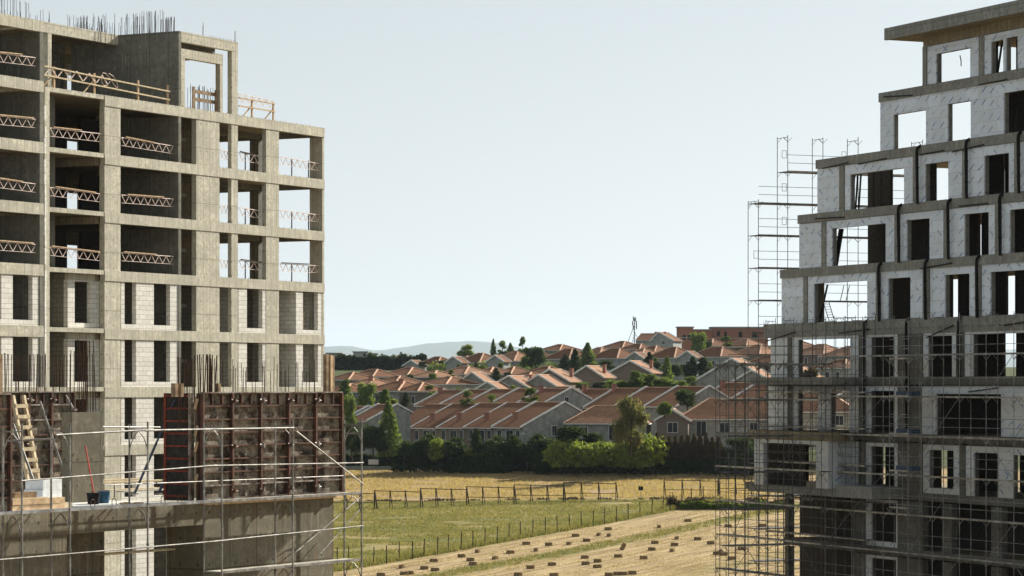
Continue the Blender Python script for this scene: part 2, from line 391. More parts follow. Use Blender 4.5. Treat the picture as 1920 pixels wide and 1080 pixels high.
# --- far wall with door-high openings through which the sky shows
ho0, ho1 = U(126, D), U(151, D)
for k in range(0, 8):
    zb = LV[k]; zt = LV[k - 1] - .2 if k else EYE + 19.05
    if k < 4:
        ht = 3.0 if k == 0 else 2.2
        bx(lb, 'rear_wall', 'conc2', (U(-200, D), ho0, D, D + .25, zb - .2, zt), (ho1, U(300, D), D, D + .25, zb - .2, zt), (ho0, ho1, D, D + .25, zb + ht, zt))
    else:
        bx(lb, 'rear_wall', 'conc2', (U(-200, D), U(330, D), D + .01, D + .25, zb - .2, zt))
for k in range(1, 4):     # room partitions; the near-black ones paint the recessed bay's shade
    zb = LV[k]; zt = LV[k - 1] - .62
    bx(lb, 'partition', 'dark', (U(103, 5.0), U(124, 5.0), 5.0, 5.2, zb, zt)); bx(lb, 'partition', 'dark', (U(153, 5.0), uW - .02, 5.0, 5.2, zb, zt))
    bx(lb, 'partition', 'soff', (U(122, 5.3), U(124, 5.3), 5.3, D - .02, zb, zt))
# --- projecting left wing
VL = -1.4
w0, w1, w2 = U(-200, VL), U(75, VL), U(82, VL)
WL = [EYE + 18.15] + LV
for k, z in enumerate(WL[:9]):
    bx(lb, 'edge_beam', 'conc', (w0, w2, VL, VL + .32, z - .56, z))
    bx(lb, 'floor_slab', 'soff', (w0, w2 - .02, VL + .32, D - .02, z - .2, z - .004))
for k in range(9):
    zt = WL[k] - .56; zb = WL[k + 1] if k < 8 else ZB
    bx(lb, 'cross_wall', 'conc2', (w1, w2, VL + .012, D - .4, zb, zt))
    bx(lb, 'partition', 'conc2', (w0, w1 - .02, 6, 6.2, zb, zt + .3))
# --- blockwork infill of the lower floors
def infill(root, a, b_, wins, zb, zt, v, mat, px=True, sill=.27, side='block'):
    ua, ub = (U(a, v), U(b_, v)) if px else (a, b_)
    m = MB(); x = ua
    for (p, q, top) in wins:
        p2, q2 = U(p, v), U(q, v)
        if p2 > x + .01: m.box(x, p2, v, v + .26, zb, zt)
        m.box(p2, q2, v, v + .26, zb, zb + sill)
        if top > 0: m.box(p2, q2, v, v + .26, zt - top, zt)
        x = q2
    if ub > x + .01: m.box(x, ub, v, v + .26, zb, zt)
    return m.build('block_wall', mat, root)
for k in range(3, 8):
    zt = LV[k] - .55; zb = LV[k + 1] if k < 7 else ZB + 2.5
    if k == 5:   # one bay filled with block instead of bare concrete
        pass
    infill(lb, 227.3, 334.8, [(233.5, 255, 0), (288.5, 319, 0)], zb, zt, .05, 'block')
    infill(lb, 447.3, 499.7, [(463, 492, 0)], zb, zt, .05, 'block')
    infill(lb, 555, 604.8, [(568, 596, 0)], zb, zt, .05, 'block')
    bx(lb, 'block_wall', 'block', (U(555), U(555) + .2, .32, 3.0, zb, zt + .3))
    bx(lb, 'block_wall', 'block', (U(447.3), U(447.3) + .16, .32, 2.6, zb, zt + .3))
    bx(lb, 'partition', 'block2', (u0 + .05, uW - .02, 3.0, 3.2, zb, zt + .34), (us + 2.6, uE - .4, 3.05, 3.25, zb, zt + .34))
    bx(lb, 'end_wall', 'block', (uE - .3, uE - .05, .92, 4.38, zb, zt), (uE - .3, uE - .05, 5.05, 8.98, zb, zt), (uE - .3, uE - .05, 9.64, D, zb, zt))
    # recessed bay
    zt2 = LV[k] - .24
    bx(lb, 'lintel_beam', 'conc', (U(127, .4), u0 - .36, .385, .6, zt2 - .32, zt2))
    infill(lb, 127, 186.5, [(140, 170.5, .06)], zb, zt2 - .33, .4, 'block')
    bx(lb, 'block_wall', 'block2', (U(127, .4) - .002, U(127, .4) + .2, .67, 3.4, zb, zt2))
    bx(lb, 'partition', 'dark', (U(130, 3.4), u0 - .36, 3.4, 3.6, zb, zt2 - .2))  # near-black colour paints the unlit room behind
    # wing
    zt3 = WL[k + 1] - .56; zb3 = WL[k + 2] if k < 7 else ZB + 2.5
    infill(lb, -200, 73, [(-170, -110, 0), (-45, 2.5, 0), (24, 61, 0)], zb3, zt3, VL + .05, 'block')
    bx(lb, 'partition', 'block2', (w0, w1 - .02, VL + 3.4, VL + 3.6, zb3, zt3 + .3))
# --- set-back top storey and tower
zr = EYE + 19.24
bx(lb, 'roof_beam', 'conc', (U(82, 4), uW - .01, 4.0, 4.32, zr - .56, zr))
bx(lb, 'roof_slab', 'soff', (U(82, 4), uW - .01, 4.32, D, zr - .3, zr - .01), (uW - .01, U(150, D), 7.21, D, zr - .3, zr - .01))
bx(lb, 'inner_beam', 'conc2', (U(97, 7), uW - .01, 7.6, 7.9, zr - .85, zr - .302)); bx(lb, 'inner_beam', 'conc2', (U(97, 10), U(150, D), 10.4, 10.7, zr - .85, zr - .302))
bx(lb, 'column', 'conc', (U(90, 4), U(97, 4), 4.01, 4.4, LV[0], zr - .56))
bx(lb, 'column', 'conc2', (U(112, 8), U(112, 8) + .3, 8, 8.4, LV[0], zr - .85)); bx(lb, 'column', 'conc2', (U(120, 10.4), U(120, 10.4) + .3, 10.4, 10.7, LV[0], zr - .85))
bx(lb, 'tower_wall', 'conc2', (uW, u1, 0, 7.2, LV[0], zr))
uT = U(446.5); uTc = U(435)
bx(lb, 'tower_beam', 'conc', (u1, uT, 0, .3, zr - .56, zr + .002))
bx(lb, 'tower_roof', 'soff', (u1, uT - .01, .3, 1.35, zr - .25, zr)); bx(lb, 'tower_beam', 'conc2', (u1, uT - .3, 1.35, 1.6, zr - .6, zr))
bx(lb, 'column', 'conc', (uTc, uT - .01, .012, .3, LV[0], zr - .56))
ub4 = U(418, 4.0)
bx(lb, 'tower_beam', 'conc', (u1 + .001, ub4, 4.0, 4.35, zr - .62, zr - .01)); bx(lb, 'column', 'conc', (U(413, 4), ub4 - .01, 4.01, 4.33, LV[0], zr - .62))
bx(lb, 'column', 'conc', (u1 + .002, U(347, 4), 4.01, 4.3, LV[0], zr - .62)); bx(lb, 'tower_roof', 'soff', (u1 + .002, ub4 - .02, 4.35, 7.2, zr - .25, zr - .02))
# --- starter bars on the roofs
def rebars(root, pts, r=.012, name='rebar'):
    m = MB()
    for (x, y, z, h) in pts:
        dx, dy = random.gauss(0, .02) * h, random.gauss(0, .02) * h
        m.tube((x, y, z - .02), (x + dx, y + dy, z + h), r, 4)
    o = m.build(name, 'rebar', root); o['kind'] = 'stuff'; return o
p = [(random.uniform(U(160, 5), uW - .05) if i % 3 else uW - .1 + .1 * random.random(), random.uniform(.2, 7), zr, random.uniform(.45, 1.25)) for i in range(150)]
p = []
for i in range(120):
    v = random.uniform(.3, 6.8); p.append((uW + random.choice((.03, .07, -.12 if v > 4.4 else .04)), v, zr, random.choice((.5, .7, .95, 1.1, 1.15, 1.2)) * (.7 if v < .9 else 1)))
for i in range(34):
    v = random.uniform(4.05, 6.6); p.append((uW - random.uniform(.1, 2.2), v, zr, random.uniform(.3, 1.2)))
rebars(lb, p)
rebars(lb, [(U(x, VL + .1), VL + .1 + random.uniform(0, .15), WL[0], random.uniform(.75, .85)) for x in (3, 6, 8, 10, 15, 20, 25, 28, 29, 33, 38, 43, 49, 53, 59)] + [(U(x, VL + .1), VL + .2, WL[0], random.uniform(.2, .3)) for x in (5, 12, 22, 36, 41, 59, 70)])
rebars(lb, [(U(x, 4.1), 4.1, zr, h) for x, h in ((70, .3), (76, .6), (81, .65), (92, .6), (93, .5), (91, .2), (154, .2), (157, .62), (158.5, .65), (160, .3), (165, .2), (168, .22), (171, .2))])
rebars(lb, [(U(384), .12, zr, .75), (U(384.6), .16, zr, .6), (uT - .1, .1, zr, .65), (uT - .15, .14, zr, .6)] + [(U(x), .08, zr, .1) for x in range(396, 444, 5)], .012)
p = []
for i in range(26):
    x = 363 + i * 1.75; p.append((U(x, 4.4), 4.4 + random.uniform(0, .5), LV[0], random.uniform(1.95, 2.2)))
rebars(lb, p, .014)
rebars(lb, [(x, .1 + .1 * random.random(), LV[k] , random.uniform(.06, .12)) for k in range(6) for x in [u0 + i * .55 + random.random() * .2 for i in range(38)]], .008, 'tie_wire')
# --- lattice girders used as guard rails
def guard(fr, pa, pb, v, zf, where, seg=None, plank='wood2', post=False, nm='floor'):
    ua, ub = fr.U(pa, v), fr.U(pb, v)
    r = empty('lattice_guard_rail', fr.w(ua, v, zf), fr.rz, 'lattice girder guard rail ' + where, 'guard rail', 'lattice girders used as guard rails on the left block')
    Lg = ub - ua; sag = random.uniform(-.12, .12)
    zt = 1.0 + random.uniform(-.05, .05); zb_ = zt - .42
    MB().bar((0, 0, zt), (Lg, 0, zt - sag), .05, .04).build('top_chord', 'truss', r)
    MB().bar((0, 0, zb_), (Lg, 0, zb_ - sag), .022, .02).build('bottom_chord', 'truss', r)
    n = max(3, int(Lg / .62)); m = MB()
    for i in range(n):
        a = Lg * i / n; b_ = Lg * (i + .5) / n; c = Lg * (i + 1) / n; s_ = lambda q: -sag * q / Lg
        m.bar((a, 0, zt + s_(a)), (b_, 0, zb_ + s_(b_)), .026, .024); m.bar((b_, 0, zb_ + s_(b_)), (c, 0, zt + s_(c)), .026, .024)
    m.build('lacing', 'truss', r)
    if plank and random.random() < .55: 
        f0 = random.uniform(0, .1) * Lg; f1 = random.uniform(.6, 1) * Lg
        MB().bar((f0, -.05, zt + .06), (f1, -.05, zt + .05 - sag), .07, .05).build('plank', plank, r)
    if post:
        for q in (.3, .72): MB().bar((Lg * q, .03, 0), (Lg * q, .03, zt), .05, .05).build('post', 'rustd', r)
    return r
storey = ['on the terrace storey', 'on the highest floor', 'on the second highest floor', 'on the third highest floor']
for k in range(0, 4):
    guard(LB, -20, 67, VL + .12, WL[k + 1], 'in the leftmost bay ' + storey[k])
for k in (1, 2, 3):
    guard(LB, 94, 187, .12, LV[k], 'beside the white joint ' + storey[k])
    guard(LB, 228, 325, .2, LV[k], 'before the dark wall ' + storey[k])
    guard(LB, 413, 434, .15, LV[k], 'right of the wide pier ' + storey[k], plank=None)
    guard(LB, 448, 490, .3, LV[k], 'left of the corner bay ' + storey[k], post=True, plank='rustd')
    guard(LB, 525, 600, .2, LV[k], 'in the open corner bay ' + storey[k], post=True, plank='rustd')
# timber rail of the terrace
def rail(v, pa, pb, z0, posts, label, fall=.05, mat='wood'):
    ua, ub = U(pa, v), U(pb, v); r = empty('terrace_rail', LB.w(ua, v, z0), LB.rz, label, 'railing')
    Lg = ub - ua
    for q in (1.05, .6):
        MB().bar((0, 0, q), (Lg, 0, q - fall), .09, .07).build('rail', mat, r)
    for p_ in posts:
        up = U(p_, v) - ua; MB().bar((up, .06, 0), (up, .06, 1.1), .09, .09).build('post', 'wood2', r)
    for p_ in posts[:2]:
        up = U(p_, v) - ua; MB().bar((up - .95, .07, 0), (up, .07, .75), .06, .05).build('brace', 'wood2', r)
    return r
r = rail(.2, 82, 318, LV[0], (103, 178.5, 260.5, 316), 'long pale timber railing across the terrace in front of the dark tower wall', .3)
m = MB()
ua = U(82, .2)
for a in range(5):
    x = .1 + a * 1.1; m.bar((x, .02, .62), (x + .5, .02, 1.05), .05, .04); m.bar((x + .5, .02, 1.05), (x + 1.0, .02, .6), .05, .04)
m.build('lacing', 'truss', r)
m = MB(); cx = U(203, .2) - ua
m.curve([(cx + .9 * sin(t * .5) * (1 - t * .03), -.03, .85 + .35 * cos(t * .83)) for t in range(14)], .02, 4); m.build('bent_bar', 'truss', r)
rail(.4, 448, 515, LV[0], (474, 514), 'short orange timber railing on the terrace near the right corner', .02, 'wood2')
guard(LB, 447, 512, .9, LV[0] + .35, 'behind the orange rail on the right terrace', plank=None)
bd = empty('formwork_boards', LB.w(U(362, 4.2), 4.2, LV[0]), LB.rz, 'dark brown board frame round the starter bars on the terrace', 'formwork')
for q in (1.25, 1.7): MB().box(0, U(404, 4.2) - U(362, 4.2), 0, .06, q - .1, q + .1).build('board', 'plank', bd)
for q in (.0, U(404, 4.2) - U(362, 4.2)): MB().box(q - .12, q + .12, -.07, -.01, 0, 1.95).build('upright', 'plank', bd)
pt = empty('door_panel', LB.w(U(568, .6), .6, LV[4]), LB.rz, 'bright orange ladder frame leaning inside the rightmost window of the left block', 'frame')
MB().box(0, .08, 0, .06, .3, 1.4).build('rail', 'wood2', pt)
for q in range(5): MB().box(-.15, .2, -.03, 0, .35 + q * .22, .43 + q * .22).build('rung', 'wood2', pt)

# ================================================================ FOREGROUND BUILDING
FG = Fr(380, 81.8, R(31), -1)
U = FG.U
fg = FG.root('foreground_building', 'nearer concrete building with a fresh floor slab and starter bars, lower left', 'building')
zs = FG.z(380, 943)      # slab top
fe = U(625)
f0 = U(-140)
bx(fg, 'floor_slab', 'dusty', (f0, U(383), .02, 12.0, zs - .25, zs))
bx(fg, 'edge_beam', 'concf', (f0, U(383) - .003, -.01, .4, zs - .62, zs - .252))
bx(fg, 'edge_beam', 'concf', (f0, U(383) - .003, -.012, .018, zs - .26, zs - .01))
zw = FG.z(480, 935)
bx(fg, 'wall', 'concf', (U(383), fe, 0, .35, ZB, zw))
bx(fg, 'cross_wall', 'concf', (U(383), U(383) + .3, .352, 1.35, ZB, zs - .255))
bx(fg, 'wall', 'concf', (f0, U(127), .03, .35, ZB, zs - .63))
bx(fg, 'inner_wall', 'concf', (U(133), U(133) + .25, .4, 1.6, ZB, zs - .3)); bx(fg, 'inner_wall', 'concf', (U(135), U(195, 1.62), 1.62, 1.85, ZB, zs - .3))
bx(fg, 'floor_slab', 'concf', (f0, fe, .36, 8.4, zs - 3.3, zs - 3.1))
# pillar standing on the slab
VP_ = 3.2
pz0 = zs; pz1 = FG.z(160, 773, VP_)
bx(fg, 'pillar', 'concf', (U(134, VP_), U(194, VP_), VP_, VP_ + .35, pz0, pz1))
def barrow(pa, pb, n, v, z0, h, jit=.1, r=.014, nm='rebar'):
    pts = []
    for i in range(n):
        px = pa + (pb - pa) * (i + .5 + random.uniform(-.3, .3)) / n
        pts.append((U(px, v), v + random.choice((0, .2)), z0, h + random.uniform(-jit, jit)))
    rebars(fg, pts, r, nm)
ztf = FG.z(450, 737)
barrow(137, 192, 15, 3.3, pz1, 1.85, .25, .015)
barrow(2, 135, 36, 7.5, FG.z(60, 736, 7.2) - 1, 2.15, .04)
barrow(333, 412, 22, .2, ztf - 1, 2.0, .1, .013)
barrow(415, 605, 34, .2, ztf - 1, 1.85, .25, .011)
barrow(378, 400, 9, .25, ztf - 1, 2.1, .02, .02)
for px in (326, 337, 407): bx(fg, 'timber_end', 'plank', (U(px, .1), U(px, .1) + .12, .05, .2, ztf - .1, ztf + .28))
bx(fg, 'timber_post', 'plank', (U(612, .1), U(617, .1), .1, .22, zw, FG.z(612, 664))); bx(fg, 'timber_post', 'wood2', (U(619, .1), U(623, .1), .08, .2, zw, FG.z(612, 666))); bx(fg, 'timber_post', 'plank', (U(624, .1), U(627.5, .1), .1, .22, zw, FG.z(612, 667)))
bx(fg, 'timber_post', 'plank', (U(-2, .6), U(5, .6), .6, .7, zs, FG.z(2, 664, .6)))
bx(fg, 'ledge_board', 'wood2', (U(375), U(635), -.12, -.004, zw - .1, zw - .03))

def formwork(pa, pb, v, ztop, zbot, label, nb, rows, top_small=True, mats=('ply', 'fframe'), thick=.12):
    ua, ub = U(pa, v), U(pb, v); W = ub - ua; H = ztop - zbot
    r = empty('formwork_panel_wall', FG.w(ua, v, zbot), FG.rz, label, 'formwork')
    MB().box(0, W, 0, .03, 0, H).build('plywood_face', mats[0], r)
    for i in range(nb + 1):
        x = W * i / nb; MB().box(x - .035, x + .035, -thick, -.001, 0, H).build('upright_rib', mats[1], r)
        if 0 < i < nb: MB().box(x + .045, x + .075, -thick + .02, -.001, 0, H).build('upright_rib', mats[1], r)
    m0 = H - .36
    for j in range(rows):
        z = .04 + (m0 - .05) * j / (rows - 1)
        mat = random.choice(('fframe', 'fframe', 'fgrey'))
        m = MB()
        for i in range(nb):
            m.box(W * i / nb + (.08 if i else .04), W * (i + 1) / nb - .04, -thick + .03, -.002, z - .022, z + .022)
        m.build('cross_rib', mat, r)
    m = MB()
    for i in range(nb * 3):
        if i % 3: m.box(W * i / (nb * 3) - .02, W * i / (nb * 3) + .02, -thick + .03, -.002, m0 + .03, H - .04)
    m.build('short_rib', 'fframe', r)
    MB().box(0, W, -thick, .04, H + .001, H + .035).build('top_rail', 'fgrey', r)
    for i in range(1, nb):
        for z in (H * .93, H * .5, H * .08):
            m = MB(); x = W * i / nb
            m.box(x - .1, x + .1, -thick - .05, -thick - .002, z - .03, z + .03); m.tube((x - .16, -thick - .05, z + .03), (x + .14, -thick - .06, z - .02), .018, 5)
            m.box(x - .03, x + .03, -thick - .1, -thick - .05, z - .07, z + .07); m.build('clamp', 'fframe' if i % 2 else 'fgrey', r)
    return r
zfb = FG.z(450, 934)
formwork(376, 637, -.14, ztf, zfb, 'wide wall of rusty ribbed formwork panels, ending at the right corner of the foreground building', 5, 8)
r2 = empty('formwork_end_panel', FG.w(U(376, -.1), -.1, zfb), FG.rz, 'narrow dark formwork panel with bright red ribs, left of the wide panel wall', 'formwork')
H = ztf - zfb
r2.rotation_euler.z = FG.rz
wd = .78
MB().box(-.30, -.27, .2, .2 + wd, 0, H).build('plywood_face', 'dark', r2)
MB().box(-.34, -.30, .10, .18, 0, H + .01).build('upright_rib', 'fgrey', r2); MB().box(-.34, -.30, .2 + wd, .27 + wd, 0, H).build('upright_rib', 'fred', r2)
for j in range(9): MB().box(-.34, -.301, .2, .2 + wd, .1 + j * (H - .2) / 8, .15 + j * (H - .2) / 8).build('cross_rib', 'fred', r2)
MB().box(-.1, -.02, .0, .08, 0, H).build('upright_rib', 'fframe', r2); MB().box(-.26, -.14, .12, .16, 0, H).build('plywood_face', 'ply', r2)
for q in (.15, .45, .6, .85): MB().bar((-.2, .05, H * q), (-.12, .02, H * q + .3), .06, .06).build('wedge', 'wood2', r2)
zl = FG.z(60, 912, 2.6)
formwork(-40, 135, 7.2, FG.z(60, 736, 7.2), zs, 'dark blackened formwork panel wall behind the wooden ladder', 4, 7)
formwork(-40, 15, .5, FG.z(10, 740, .5), zs - .1, 'rusty formwork panel at the left picture edge in front of the timber stack', 1, 7)
def thing(name, px, py, v, label, cat, z=None): return empty(name, FG.w(U(px, v), v, zs if z is None else z), FG.rz, label, cat)
# ladder
r = thing('wooden_ladder', 68, 918, 6.0, 'wooden ladder leaning on the dark formwork left of the concrete pillar', 'ladder')
topz = FG.z(36, 745, 6.95) - zs; dxl = U(34, 6.95) - U(68, 6.0)
for s_ in (-.24, .24): MB().bar((s_, 0, 0), (s_ + dxl, .95, topz + .05), .09, .1).build('rail', 'wood', r)
for i in range(9):
    t = (i + .6) / 9.4; MB().bar((-.28 + dxl * t, .95 * t - .07, topz * t), (.28 + dxl * t, .95 * t - .07, topz * t), .05, .11).build('rung', 'wood', r)
def prop(name, a, b_, va, vb, mat, label, rr=.03):
    A = FG.P(*a, va); B = FG.P(*b_, vb); r = empty(name, FG.w(A[0], A[1], A[2]), FG.rz, label, 'prop')
    d = (B[0] - A[0], B[1] - A[1], B[2] - A[2]); mid = tuple(x * .55 for x in d)
    if mat == 'wood': MB().bar((0, 0, 0), d, .07, .07).build('timber', mat, r); return
    MB().tube((0, 0, 0), mid, rr * 1.25, 8).build('outer_tube', mat, r); MB().tube(mid, d, rr, 8).build('inner_tube', mat, r)
    MB().box(-.08, .08, -.08, .08, -.02, .02).build('base_plate', 'fgrey', r)
prop('steel_prop', (68, 916), (17, 773), 5.7, 6.9, 'shine', 'bright steel prop crossing in front of the wooden ladder')
prop('steel_prop', (119, 884), (75, 752), 6.2, 6.95, 'shine', 'bright steel prop leaning between the ladder and the concrete pillar')
prop('steel_prop', (252, 926), (328, 750), 3.0, .5, 'blue', 'longer blue steel prop leaning on the red-ribbed panel')
prop('steel_prop', (297, 926), (351, 797), 2.0, .5, 'blue', 'shorter blue steel prop leaning on the red-ribbed panel')
prop('timber_prop', (316, 933), (356, 825), 1.2, .4, 'wood', 'slim timber strut leaning below the shorter blue prop')
prop('steel_prop', (138, 768), (124, 742), 5.5, 6.95, 'shine', 'short bright prop end at the top left of the concrete pillar')
r = thing('foam_block', 80, 926, 4.6, 'white foam block lying behind the timber stack', 'foam block')
MB().box(0, .95, 0, .7, 0, .33).build('lower_sheet', 'foam', r); MB().box(.06, .93, .03, .7, .334, .62).build('upper_sheet', 'foam', r)
# timber stack
tl = [(17, 116, .0, 0), (17, 128, .45, 0), (20, 100, .85, 0), (18, 112, .1, 1), (20, 78, .55, 1), (22, 60, .3, 2)]
for i, (a, b_, dv, lay) in enumerate(tl):
    ua, ub = U(a, .5 + dv), U(b_, .5 + dv)
    o = MB().bar((0, 0, .1), (ub - ua, random.uniform(-.1, .1), .1), .22, .15).build('timber_beam', ('wood2', 'wood', 'plank')[i % 3], None)
    o.location = FG.w(ua, .5 + dv, zs + lay * .17); o.rotation_euler.z = FG.rz
    tag(o, ORD[i] + ' beam, counted from the front and bottom, of the timber stack beside the ladder foot', 'timber', 'timber stack beside the ladder')
# shovel, bucket, drum
r = thing('shovel', 176, 930, 2.4, 'shovel with long red handle leaning on the concrete pillar', 'shovel')
hd = (U(160, 3.1) - U(176, 2.4), .7, FG.z(160, 836, 3.1) - zs)
MB().tube((0, 0, .3), hd, .022, 8).build('handle', 'red', r); MB().prism([(-.1, -.03, 0), (.1, -.03, 0), (.12, 0, .2), (.05, .02, .34), (-.05, .02, .34), (-.12, 0, .2)], (0, .02, 0)).build('blade', 'black', r)
def bucket(px, v, rad, h, mat, label, handle=True):
    r = empty('bucket', FG.w(U(px, v), v, zs), 0, label, 'bucket'); m = MB(); m.tube((0, 0, 0), (0, 0, h), rad * .82, 18, rad); m.build('body', mat, r)
    MB().tube((0, 0, h), (0, 0, h + .02), rad * 1.05, 18).build('rim', mat, r)
    if handle: MB().curve([(rad * cos(t), 0, h - .25 * sin(t) * rad * 2) for t in [pi * i / 8 for i in range(9)]], .008, 5).build('handle', 'steel', r)
bucket(175, 2.1, .19, .3, 'black', 'black rubber bucket at the foot of the concrete pillar')
bucket(195, 2.3, .17, .32, 'bluep', 'blue plastic bucket right of the black one')
# planks and rubble on the slab
for i, (a, b_, v, z, t) in enumerate([(193, 310, 4.6, .42, .05), (194, 262, 5.0, .47, .05), (230, 310, 3.6, .2, .05), (205, 300, 6.0, .12, .04)]):
    ua, ub = U(a, v), U(b_, v); o = MB().box(0, ub - ua, 0, .25, 0, t).build('scaffold_plank', 'wood' if i != 2 else 'deck'); o.location = FG.w(ua, v, zs + z); o.rotation_euler.z = FG.rz
    tag(o, ORD[i] + ' loose plank, counted from the pillar side, laid over the bright floor slab', 'plank', 'loose planks on the floor slab')
r = thing('trestle', 215, 925, 4.65, 'low steel trestle under the loose planks on the floor slab', 'trestle')
for q in (0, 1.6):
    MB().tube((q, 0, 0), (q + .1, .1, .41), .02).build('leg', 'steel', r); MB().tube((q + .25, .2, 0), (q + .1, .1, .41), .02).build('leg', 'steel', r)
m = MB()
for i in range(40):
    x = U(250 + random.gauss(0, 10), .9); s_ = random.uniform(.03, .1); y = .9 + random.gauss(0, .25); m.box(x, x + s_, y, y + s_, zs, zs + s_ * .6)
o = m.build('rubble', 'wood2'); o.location = FG.w(0, 0, 0); o.rotation_euler.z = FG.rz; tag(o, 'small scatter of wood scraps and rubble on the bright slab', 'rubble', kind='stuff')
for i, px in enumerate((170, 210, 302, 333)):
    o = MB().curve([(0, 0, 0), (0, 0, .2), (.05, 0, .26), (.13, 0, .26), (.18, 0, .2), (.18, 0, 0)], .012, 5).build('lifting_loop', 'rebar')
    o.location = FG.w(U(px, .15), .15, zs - .01); o.rotation_euler.z = FG.rz; tag(o, ORD[i] + ' steel loop from the left along the front edge of the slab', 'steel loop', 'steel loops along the slab edge')

# --- scaffold in front of the foreground building
sc = FG.root('frame_scaffold', 'nearest steel frame scaffold standing in front of the foreground building', 'scaffold')
VO, VI = -1.05, -.42
fr_px = [-90, 41, 131, 277, 416, 549, 678]
zd = FG.z(549, 931, VO); zd2 = zd - 2.0; ztp = zd + 2.15
for i, px in enumerate(fr_px):
    u = U(px, VO)
    for v in (VO, VI):
        o = MB().tube((u, v, ZB), (u, v, ztp + (.1 if v == VO else .02)), .027, 8).build('standard', 'steel', sc)
        for z in (zd + .9, zd - .35, zd - 2.2, zd - 1.1):
            MB().tube((u, v, z), (u, v, z + .06), .04, 8).build('collar', 'steel2', sc)
    for z in (zd - .06, zd2 - .06, ztp - .1, zd - 4.06):
        m = MB(); m.tube((u, VO, z), (u, VI, z), .022, 6)
        for s_ in (1, -1):
            e = VO if s_ > 0 else VI
            m.curve([(u, e, z - .62), (u, e + s_ * .05, z - .42), (u, e + s_ * .14, z - .22), (u, e + s_ * .3, z - .06)], .016, 6)
        m.build('frame_gusset', 'steel', sc)
uL, uR = U(-90, VO), U(679, VO)
m_ = lambda a, b_, r=.022, mat='steel': MB().tube(a, b_, r, 8).build('rail', mat, sc)
u549 = U(549, VO); u100 = U(102, VO)
m_((u100, VO - .05, zd + 1.95), (U(274, VO), VO - .05, zd + 2.03), .027, 'shine'); m_((U(268, VO), VO - .06, zd + 2.02), (u549, VO - .04, zd + 2.0), .027, 'shine')
m_((U(15, VI), VI, zd + 1.8), (U(101, VO), VO, zd + 1.85), .028, 'shine')
m_((U(193, VI), VI, zd + 2.12), (U(300, VI), VI, zd + 2.08), .022)
m_((U(38, VO), VO - .04, zd + .8), (U(404, VO), VO - .04, zd + 1.0), .02, 'shine'); m_((U(380, VO), VO - .04, zd + 1.0), (uR, VO - .04, zd + .9), .02, 'shine')
m_((uL, VO - .04, zd - 1.18), (U(425, VO), VO - .04, zd - 1.12), .02, 'shine'); m_((U(400, VO), VO - .04, zd - 1.12), (uR, VO - .04, zd - 1.0), .02, 'shine')
m_((uL, VO - .04, zd - 3.1), (uR, VO - .04, zd - 3.0), .02); m_((U(195, VI), VI, zd + .55), (uR, VI, zd + .5), .015)
for (a, b_) in zip(fr_px, fr_px[1:]):
    for z, mt in ((zd, 'deckd' if a < 300 else 'deck'), (zd2, 'deck'), (zd2 - 2, 'deckd')):
        if z == zd2 and a < 300: continue
        MB().box(U(a, VO) + .04, U(b_, VO) - .04, VO + .03, VI - .03, z - .035, z).build('deck', mt, sc)
        MB().box(U(a, VO) + .03, U(b_, VO) - .03, VO - .01, VO + .028, z - .05, z + .02).build('deck_edge', 'shine' if mt == 'deck' else 'steel2', sc)
m_((U(553, VO), VO - .05, ztp - .25), (uR, VO - .05, zd + .25), .02); m_((U(549, VI), VI, zd2 + .25), (U(678, VI), VI, zd - .15), .018); m_((U(600, VI), VI, zd2 + .2), (U(678, VI), VI, zd - .5), .018)
m_((U(678, VO), VO, zd + 2.0), (U(678, VO), VI, zd + 2.0), .02, 'shine'); m_((U(678, VO), VO, zd + 1.78), (U(678, VO), VI, zd + 1.78), .02, 'shine')
for i, (px, py, v, L_) in enumerate([(200, 1034, .9, 2.6)]):
    o = MB().box(0, U(329, v) - U(195, v), 0, .3, 0, .05).build('scaffold_plank', 'wood'); o.location = FG.w(U(195, v), v, FG.z(195, 1042, v)); o.rotation_euler.z = FG.rz
    tag(o, 'pale plank spanning the opening below the foreground slab', 'plank')
